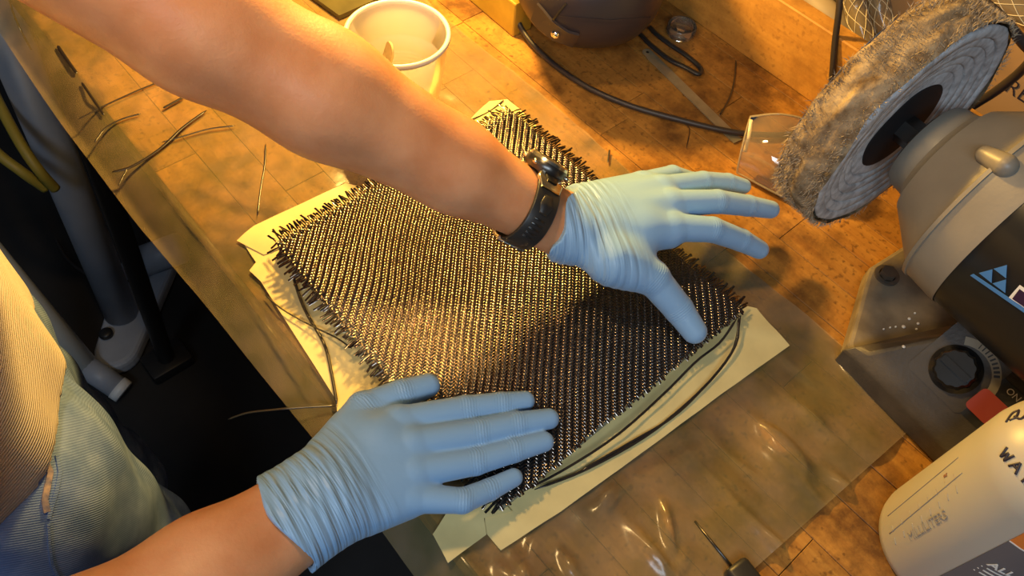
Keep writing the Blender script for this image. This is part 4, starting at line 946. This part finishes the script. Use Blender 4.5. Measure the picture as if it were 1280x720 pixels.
cyl_patch([(1246, 332), (1258, 331), (1258, 343)], 'mark_triangle', M['blue'], gr) if False else None
tri = lambda *p: cyl_patch(list(p), 'mark_triangle', M['blue'], gr)
A_, B_, C_ = (1224, 341), (1259, 331), (1257, 366)
mAB, mBC, mCA = ((A_[0] + B_[0]) / 2, (A_[1] + B_[1]) / 2), ((B_[0] + C_[0]) / 2, (B_[1] + C_[1]) / 2), ((A_[0] + C_[0]) / 2, (A_[1] + C_[1]) / 2)
tri(A_, (mAB[0] - .6, mAB[1] + .4), (mCA[0] - .6, mCA[1])); tri((mAB[0] + .8, mAB[1] - .2), B_, (mBC[0], mBC[1] - .8)); tri((mCA[0] + .5, mCA[1] + .5), (mBC[0], mBC[1] + .6), C_)
cyl_patch([(1213, 344), (1217, 342), (1292, 392), (1300, 404)], 'mark_stripe', M['blue'], gr, n=14)
da, db = cyl_of(1262, 371), cyl_of(1283, 380)
cyl_patch([(1275, 356), (1306, 378), (1290, 396), (1260, 373)], 'mark_letter', M['white'], gr, h=.0002)
cyl_patch([(1275, 361), (1296, 376), (1288, 388), (1266, 373)], 'mark_letter_core', mat('dark_violet', (0.03, 0.01, 0.04), 0.5), gr, h=.0006)
# white plastic crumbs on the foot
for (u, v, r) in [(1129, 409, 1.6), (1119, 409, .8), (1112, 410, .8), (1104, 412, .7), (1136, 399, 1.3), (1143, 392, .9), (1147, 405, 1.2), (1145, 412, 1.0), (1129, 434, 1.3)]:
    h, n_ = hitL(bvc, u, v)
    if h is None: h = unrot(W(u, v, .022))
    c, s = math.cos(-GA), math.sin(-GA); q = h - PIV; h = PIV + np.array([q[0] * c - q[1] * s, q[0] * s + q[1] * c, q[2]])
    V, F = lathe([(0, 0), (r * .0011, .0004), (r * .0012, .0011), (r * .0007, .0019), (0, .0021)], 10, tuple(h)); mesh('plastic_crumb', V, F, M['white'], label='tiny white crumb scattered on the black grinder base', cat='crumb', group='white crumbs on the grinder base')

# ---- buffing wheel on the spindle
WR, WY0, WY1 = .104, .168, .124      # radius, far face, near face
gr.rotation_euler.z = -GA
wh = thing('buffing_wheel', PIV + [0, 0, GZ - WR], 'thick round cotton buffing wheel, brown and frayed, mounted on the grinder spindle', 'buffing wheel')
n = 180; prof = []
for t in np.linspace(0, 1, 12): prof.append((WR - .004 * abs(2 * t - 1) ** 3, WY0 + (WY1 - WY0) * t))
V = []; F = []
nz = noise_field((n + 1, 12), (60, 7), 21); nz2 = noise_field((n + 1, 12), (14, 4), 22)
for j, (r, y) in enumerate(prof):
    for k in range(n):
        t = 2 * math.pi * k / n; bl = min(1, (n - k) / 12); q = nz[k, j] * bl + nz[0, j] * (1 - bl); q2 = nz2[k, j] * bl + nz2[0, j] * (1 - bl); rr = r + .0011 * q + .0012 * q2
        V.append((GX + rr * math.cos(t), y + .0012 * q2 * (1 if j > 5 else -1), GZ + rr * math.sin(t)))
for j in range(11):
    for k in range(n): F.append((j * n + k, j * n + (k + 1) % n, (j + 1) * n + (k + 1) % n, (j + 1) * n + k))
mesh('brown_rim', V, F, M['buffrim'], wh)
wh.rotation_euler.z = -GA
# stitched plies, each a wavy ring a little smaller and further out towards the motor
radii = [.0985, .089, .080, .071, .0625, .054]
for q, r in enumerate(radii):
    y0 = WY1 + .0005 + q * .0016; V = []; F = []; m = 140; inner = radii[q + 1] - .004 if q + 1 < len(radii) else .020
    inner = radii[q + 1] - .001 if q + 1 < len(radii) else .030; prof = [(inner, y0 + .006), (inner, y0 + .0012), (inner + .0012, y0 + .0002), (r - .004, y0), (r - .0012, y0 + .0004), (r, y0 + .0016), (r - .001, y0 + .0045)]
    ph = rng.uniform(0, 6)
    for (rr, y) in prof:
        for k in range(m):
            t = 2 * math.pi * k / m; w_ = (1 + .010 * math.sin(3 * t + ph) + .003 * math.sin(17 * t + 2 * ph) + .003 * math.sin(61 * t)) if rr > inner else 1
            V.append((GX + rr * w_ * math.cos(t), y + .0003 * math.sin(5 * t + ph), GZ + rr * w_ * math.sin(t)))
    for j in range(len(prof) - 1):
        for k in range(m): F.append((j * m + k, j * m + (k + 1) % m, (j + 1) * m + (k + 1) % m, (j + 1) * m + k))
    mesh('cotton_ply', V, [f[::-1] for f in F], M['buffface'], wh)
mesh('back_face', *lathe([(.100, WY0), (.02, WY0 + .004), (0, WY0 + .004)], 80, (GX, 0, GZ), 'y'), M['buffface'], wh)
V = []; F = []
for k in range(9000):
    t = rng.uniform(0, 2 * math.pi); y = rng.uniform(WY1 - .001, WY0 + .001); r = WR - .002; e = np.array([math.cos(t), 0, math.sin(t)]); p = np.array([GX, y, GZ]) + e * r
    tg = np.array([-math.sin(t), 0, math.cos(t)]); ln = rng.uniform(.002, .0062); tip = p + e * ln + tg * rng.normal(0, .0022) + np.array([0, rng.normal(0, .0018), 0]); s = unit(np.cross(tip - p, rng.normal(size=3))) * .0004
    b = len(V); V += [p - s, p + s, tip]; F.append((b, b + 1, b + 2))
mesh('rim_fuzz', np.array(V), np.array(F), M['fibre'], wh, kind='stuff', smooth=False)
mesh('washer', *lathe([(0, .1300), (.012, .1300), (.036, .1305), (.0415, .1320), (.043, .1350), (.043, .146)], 48, (GX, 0, GZ), 'y'), M['washer'], wh, auto=40)
hexn = 6; g = G(); V = []; 
for y in (.113, .131):
    for k in range(6): V.append((GX + .0125 * math.cos(k * math.pi / 3), y, GZ + .0125 * math.sin(k * math.pi / 3)))
mesh('spindle_nut', V, [tuple(range(6)), tuple(range(6, 12))[::-1]] + [(k, 6 + k, 6 + (k + 1) % 6, (k + 1) % 6) for k in range(6)], M['darkmetal'], wh, smooth=False)

# ================================================================== squeeze bottle
BX, BY, BR = .421, -.113, .052
bt = thing('plastic_bottle', (BX, BY, 0), 'milky plastic bottle with handwriting and orange label standing by the grinder', 'bottle')
prof = [(0, .004), (.036, .004), (.040, .0), (.0475, .001), (.051, .005), (BR, .012), (BR, .158), (.0508, .168), (.0465, .178), (.038, .188), (.026, .196), (.0165, .201), (.0145, .205), (.0145, .222), (0, .222)]
bo = mesh('bottle_body', *lathe(prof, 80, (BX, BY, 0)), M['bottle'], bt, auto=60)
mesh('cap', *lathe([(.0165, .212), (.0168, .232), (.015, .234), (0, .234)], 40, (BX, BY, 0)), M['red'], bt, auto=40)
bvt = bvh_of(bo)
def bott(u, v):
    h, n_ = hit(bvt, u, v); return h, n_
def stroke(pix, r, name, m, parent):
    P = []
    for u, v in pix:
        h, n_ = bott(u, v)
        if h is not None: P.append(h + n_ * .0002)
    if len(P) < 2: return
    V, F = tube(spline(P, 3 * len(P)), r, 6); return mesh(name, V, F, m, parent)
def letters(word, org, al, up, gap):
    shapes = {'W': ([(0, 1), (.25, 0), (.5, .75)], [(.5, .75), (.75, 0), (1, 1)]), 'A': ([(0, 0), (.5, 1)], [(.5, 1), (1, 0)], [(.2, .4), (.8, .4)]), 'T': ([(0, 1), (1, 1)], [(.5, 1), (.5, 0)])}
    out = []
    for k, ch in enumerate(word):
        for st_ in shapes[ch]:
            P_ = [(a, b) for a, b in st_]; seg = []
            for (a, b), (c, d_) in zip(P_, P_[1:]): seg += [(a + (c - a) * t, b + (d_ - b) * t) for t in (0, .33, .66)]
            seg.append(P_[-1]); out.append([(org[0] + al[0] * (a + k * gap) + up[0] * b, org[1] + al[1] * (a + k * gap) + up[1] * b) for a, b in seg])
    return out
for pix in letters('WAT', (1249, 568), (8.6, 10.4), (10.5, -8.8), 1.4) + [[(1258, 528), (1266, 517), (1275, 513)], [(1262, 526), (1270, 522), (1273, 514), (1267, 516)], [(1268, 521), (1276, 524), (1284, 518)]]:
    stroke(pix, .00085, 'handwriting', M['marker'], bt)
for a, b in [((1112, 667), (1203, 591)), ((1110, 645), (1198, 572))]:
    stroke([(a[0] + (b[0] - a[0]) * k / 8, a[1] + (b[1] - a[1]) * k / 8) for k in range(9)], .00028, 'scale_line', M['grey_ink'], bt)
for k in range(8):
    x = 1118 + k * 11; y = 672 - k * 9.2; stroke([(x, y), (x + 2, y + 9)], .0004, 'scale_tick', M['grey_ink'], bt)
    stroke([(x - 3, y - 15), (x - 1, y - 8)], .0004, 'scale_tick', M['grey_ink'], bt)
def bth(u, v):
    h, n_ = bott(u, v); return math.atan2(h[1] - BY, h[0] - BX), h[2]
def on_b(th, z, h): return np.array([BX + (BR + h) * math.cos(th), BY + (BR + h) * math.sin(th), z])
thA, zA = bth(1138, 676); thB, zB = bth(1190, 632)
# graduation lettering runs up the bottle
text_mesh('MILLILITERS', .0085, lambda x, y, h: on_b(thA - (-y) / BR * -1, zA + x * 1.25, .0002 + h), 'scale_lettering', M['grey_ink'], bt)
text_mesh('oz', .0050, lambda x, y, h: on_b(bth(1180, 598)[0] - (-y) / BR * -1, bth(1180, 598)[1] + x, .0002 + h), 'scale_lettering', mat('rust_ink', (0.35, 0.16, 0.08), 0.6), bt)
def label_patch(t0, t1, z0, z1, m, name, h, slope=0.0):
    n = 20; V = []; F = []
    for hh in (h, h + .0003):
        for i in range(n + 1):
            t = t0 + (t1 - t0) * i / n; sl = slope * (t - t0)
            V += [on_b(t, z0 + sl, hh), on_b(t, z1 + sl, hh)]
    m2 = 2 * (n + 1)
    for i in range(n): q = i * 2; F += [(m2 + q, m2 + q + 2, m2 + q + 3, m2 + q + 1), (q + 1, q + 3, q + 2, q), (q, q + 2, m2 + q + 2, m2 + q), (q + 3, q + 1, m2 + q + 1, m2 + q + 3)]
    F += [(0, m2, m2 + 1, 1), (2 * n, 2 * n + 1, m2 + 2 * n + 1, m2 + 2 * n)]
    return mesh(name, V, F, m, bt, smooth=True, auto=40)
t0, z0 = bth(1200, 707); t1, z1 = bth(1255, 676)
print('label', t0, z0, t1, z1, 'thA', thA, zA, thB, zB)
label_patch(t0, t0 + 2.6, .020, z1 + .004, M['slate'], 'label_panel', .0002)
label_patch(t0, t0 + 2.6, z1 + .0045, z1 + .022, M['orange'], 'label_band', .0002)
label_patch(t0, t0 + 2.6, .008, .0195, M['orange'], 'label_band', .0002)
label_patch(t0, t0 + 2.6, z1 + .0038, z1 + .0050, M['white'], 'label_rule', .0004)
tL, zL = bth(1234, 704)
text_mesh('ALL P', .0100, lambda x, y, h: on_b(tL + x / BR, zL + y, .0008 + h), 'label_lettering', M['white'], bt, bold=.0002)
for k in range(3): stroke_z = zL - .006 - k * .0048; text_mesh('-', .004, lambda x, y, h: on_b(tL - .02 + x / BR, stroke_z + y, .0008 + h), 'label_bullet', M['white'], bt); label_patch(tL + .05, tL + .70 - .12 * k, stroke_z + .0008, stroke_z + .0020, M['white'], 'label_small_print', .0005)

# ================================================================== tool under the sheet corner
r0, r1 = W(868, 652, .0012), W(916, 713, .0012); d = unit(r1 - r0); tl = thing('scraper', (r1[0], r1[1], 0), 'black-handled tool with a thin steel rod poking out from under the plastic sheet', 'tool')
V, F = tube([r0 + [0, 0, .0008], r1 + [0, 0, .0035]], .0011, 8); mesh('rod', V, F, M['darkmetal'], tl)
hcn = r1 + d * .032; V, F = bevbox((hcn[0], hcn[1], .0085), (.07, .022, .015), .004, math.atan2(d[1], d[0])); mesh('handle', V, F, M['rubber'], tl)

# ================================================================== behind the pine board
cbx = thing('cardboard_box', (.93, .12, 0), 'brown cardboard box with stamped black letters behind the buffing wheel', 'box')
V, F = bevbox((.935, -.02, .12), (.13, .62, .24), .002, 0, 1); mesh('carton', V, F, M['cardboard'], cbx, smooth=False)
V, F = bevbox((.935, -.02, .2405), (.05, .62, .001), .0002, 0, 1); mesh('packing_tape', V, F, M['stick'], cbx, smooth=False)
tp = WX(1254, 112, .870)
text_mesh('RES', .024, lambda x, y, h: np.array([.8695 - h, tp[1] - x, tp[2] + y]), 'stamped_lettering', M['marker'], cbx, bold=-.0003)
# braided clear hoses
def hose(pts, r, label):
    o = thing('braided_hose', np.array(pts[0]) * [1, 1, 1], label, 'hose', 'clear braided hoses behind the pine board'); P = spline(pts, 70); V, F = tube(P, r, 14); mesh('hose_wall', V, F, M['hose'], o)
    g = G(); Ls = np.cumsum([0] + [np.linalg.norm(P[i + 1] - P[i]) for i in range(len(P) - 1)])
    for sgn in (1, -1):
        for k in range(6):
            Q = []
            for s in np.linspace(0, Ls[-1], int(Ls[-1] / .002)):
                i = min(np.searchsorted(Ls, s), len(P) - 1); i = max(1, i); f_ = (s - Ls[i - 1]) / max(1e-9, Ls[i] - Ls[i - 1]); p = P[i - 1] * (1 - f_) + P[i] * f_; a, b = frame(P[i] - P[i - 1]); th = sgn * s / r * .55 + k * math.pi / 3
                Q.append(p + (a * math.cos(th) + b * math.sin(th)) * (r + .0001))
            V, F = tube(Q, .00045, 4); g.add(V, F)
    mesh('braid', g.V, g.F, M['braid'], o, kind='stuff')
hose([WX(1066, -60, .822), WX(1068, 0, .822), WX(1076, 35, .815), WX(1090, 75, .812), WX(1102, 130, .812)], .0115, 'clear braided hose nearer the pine board, left of the buffing wheel')
hose([WX(1090, -50, .850), WX(1096, 0, .850), WX(1108, 40, .845), WX(1128, 90, .845), WX(1150, 140, .845)], .0115, 'clear braided hose running right beside the first, touching the wheel outline')
hose([WX(1200, -60, .84), WX(1240, -14, .84), WX(1280, 14, .84), WX(1330, 40, .84)], .0115, 'clear braided hose in the top right corner above the grinder')
pipe = [WX(985, -60, .83), WX(1010, -5, .83), WX(1040, 25, .83), WX(1075, 70, .845)]
V, F = tube(spline(pipe, 24), .016, 16); mesh('grey_pipe', V, F, mat('dusty_pipe', (0.34, 0.27, 0.17), 0.5), label='pale dusty pipe behind the pine board in the far corner', cat='pipe')
cab = [WX(1052, -40, .775), WX(1049, 10, .770), WX(1044, 50, .767), WX(1041, 85, .764), WX(1038, 125, .762), W(1035, 165, .004)]
V, F = tube(spline(cab, 40), .0036, 10); mesh('black_cable', V, F, M['cable'], label='black cable hanging down over the pine board left of the buffing wheel', cat='cable', group='black cables around the grinder')
cab = [WX(1190, -45, .76), WX(1222, -5, .755), WX(1252, 22, .75), WX(1276, 50, .76), WX(1290, 70, .775), WX(1275, 90, .80), WX(1245, 114, .82), WX(1212, 135, .835), WX(1180, 155, .84)]
V, F = tube(spline(cab, 60), .0048, 10); mesh('black_cable', V, F, M['cable'], label='thick black cable looping in the top right corner behind the wheel', cat='cable', group='black cables around the grinder')

# ================================================================== below the bench on the left
st = thing('grey_stand', (0.0, 1.1, -BZ), 'blue grey painted steel stand with a rounded foot beside the bench leg', 'stand')
pa, pb_ = W(152, 392, -.86), W(-12, -10, -.14)
V, F = tube([pa, pb_], .034, 20); mesh('post', V, F, M['steelgrey'], st)
fa, fb = W(150, 440, -.885), W(190, 330, -.885); s_ = unit(fb - fa); sd = np.array([-s_[1], s_[0], 0]); ft = []
for k in range(13): t = math.pi / 2 + math.pi * k / 12; ft.append(fa + s_ * .05 * math.cos(t) + sd * .045 * math.sin(t))
ft += [fb - sd * .06, fb + sd * .06]
V, F = prism([(p[0], p[1]) for p in ft], -BZ + .001, -BZ + .04); fo = mesh('foot', V, F, M['steelgrey'], st, smooth=False); md = fo.modifiers.new('bevel', 'BEVEL'); md.width = .012; md.segments = 3; md.limit_method = 'ANGLE'
q = W(133, 418, -.855); mesh('foot_bolt', *lathe([(0, 0), (.014, 0), (.014, .006), (.009, .010), (0, .010)], 16, tuple(q)), M['blackpaint'], st)
ca, cb_ = W(170, 330, -.84), W(225, 310, -.80); V, F = tube([ca, cb_], .035, 14); mesh('crosspiece', V, F, M['steelgrey'], st)
gb = thing('grey_bar', W(150, 482, -.88), 'pale grey metal bar with its lit end coloured white, lying behind the jeans', 'bar')
b0, b1, b2 = W(-40, 285, -.55), W(104, 456, -.84), W(146, 484, -.875)
V, F = tube([b0, b1], .026, 16); mesh('tube', V, F, mat('bar_grey', (0.52, 0.55, 0.54), 0.45), gb); V, F = tube([b1, b2], .024, 16); mesh('sleeve', V, F, M['steelgrey'], gb)
V, F = tube([b2, b2 + (b2 - b1) * .22], .025, 16); mesh('lit_end', V, F, mat('lit_end_white', (0.75, 0.78, 0.80), 0.4), gb)  # white colour paints the light falling on the bar's end
for dx, lb in ((4, 'yellow cable hanging in the dark at the left edge, nearer the grey stand'), (-34, 'yellow cable hanging in the dark at the far left edge')):
    yc = [W(-40 + dx, 60, -.25), W(0 + dx, 140, -.3), W(25 + dx, 185, -.33), W(48 + dx * .6, 215, -.36), W(68 + dx * .3, 236, -.40)]
    V, F = tube(spline(yc, 40), .0085, 10); mesh('extension_cable', V, F, M['cord_yellow'], label=lb, cat='cable', group='yellow cable at the left edge')
wc = [W(8, -15, -.04), W(16, 15, -.05), W(26, 38, -.06), W(39, 62, -.09)]
V, F = tube(spline(wc, 24), .0012, 6); mesh('thin_wire', V, F, M['silver'], label='thin pale wire hanging over the grey post in the top left corner', cat='wire')
fc = [W(70, 300, -.88), W(90, 330, -.885), W(130, 352, -.88), W(165, 350, -.86), W(188, 320, -.85), W(180, 285, -.85)]
V, F = tube(spline(fc, 40), .004, 8); mesh('floor_cable', V, F, M['cable'], label='dark cable curling on the floor around the grey stand', cat='cable')
# worn pocket edge on the jeans
bj = bvh_of(jeans)
surf_strip(bj, [(52 + 3 * math.sin(k), 545 + k * 8) for k in range(4)] + [(62, 590), (58, 610), (55, 625), (58, 640)], .0045, -.0005, .0020, 'pocket_edge', M['fray'], person)
surf_strip(bj, [(70, 570), (74, 590), (70, 612), (64, 632), (60, 648)], .003, -.0003, .0018, 'pocket_seam', M['denim'], person)
surf_strip(bj, [(60, 655), (61, 680), (64, 705), (72, 722)], .002, -.0004, .0018, 'side_seam', M['denim'], person)
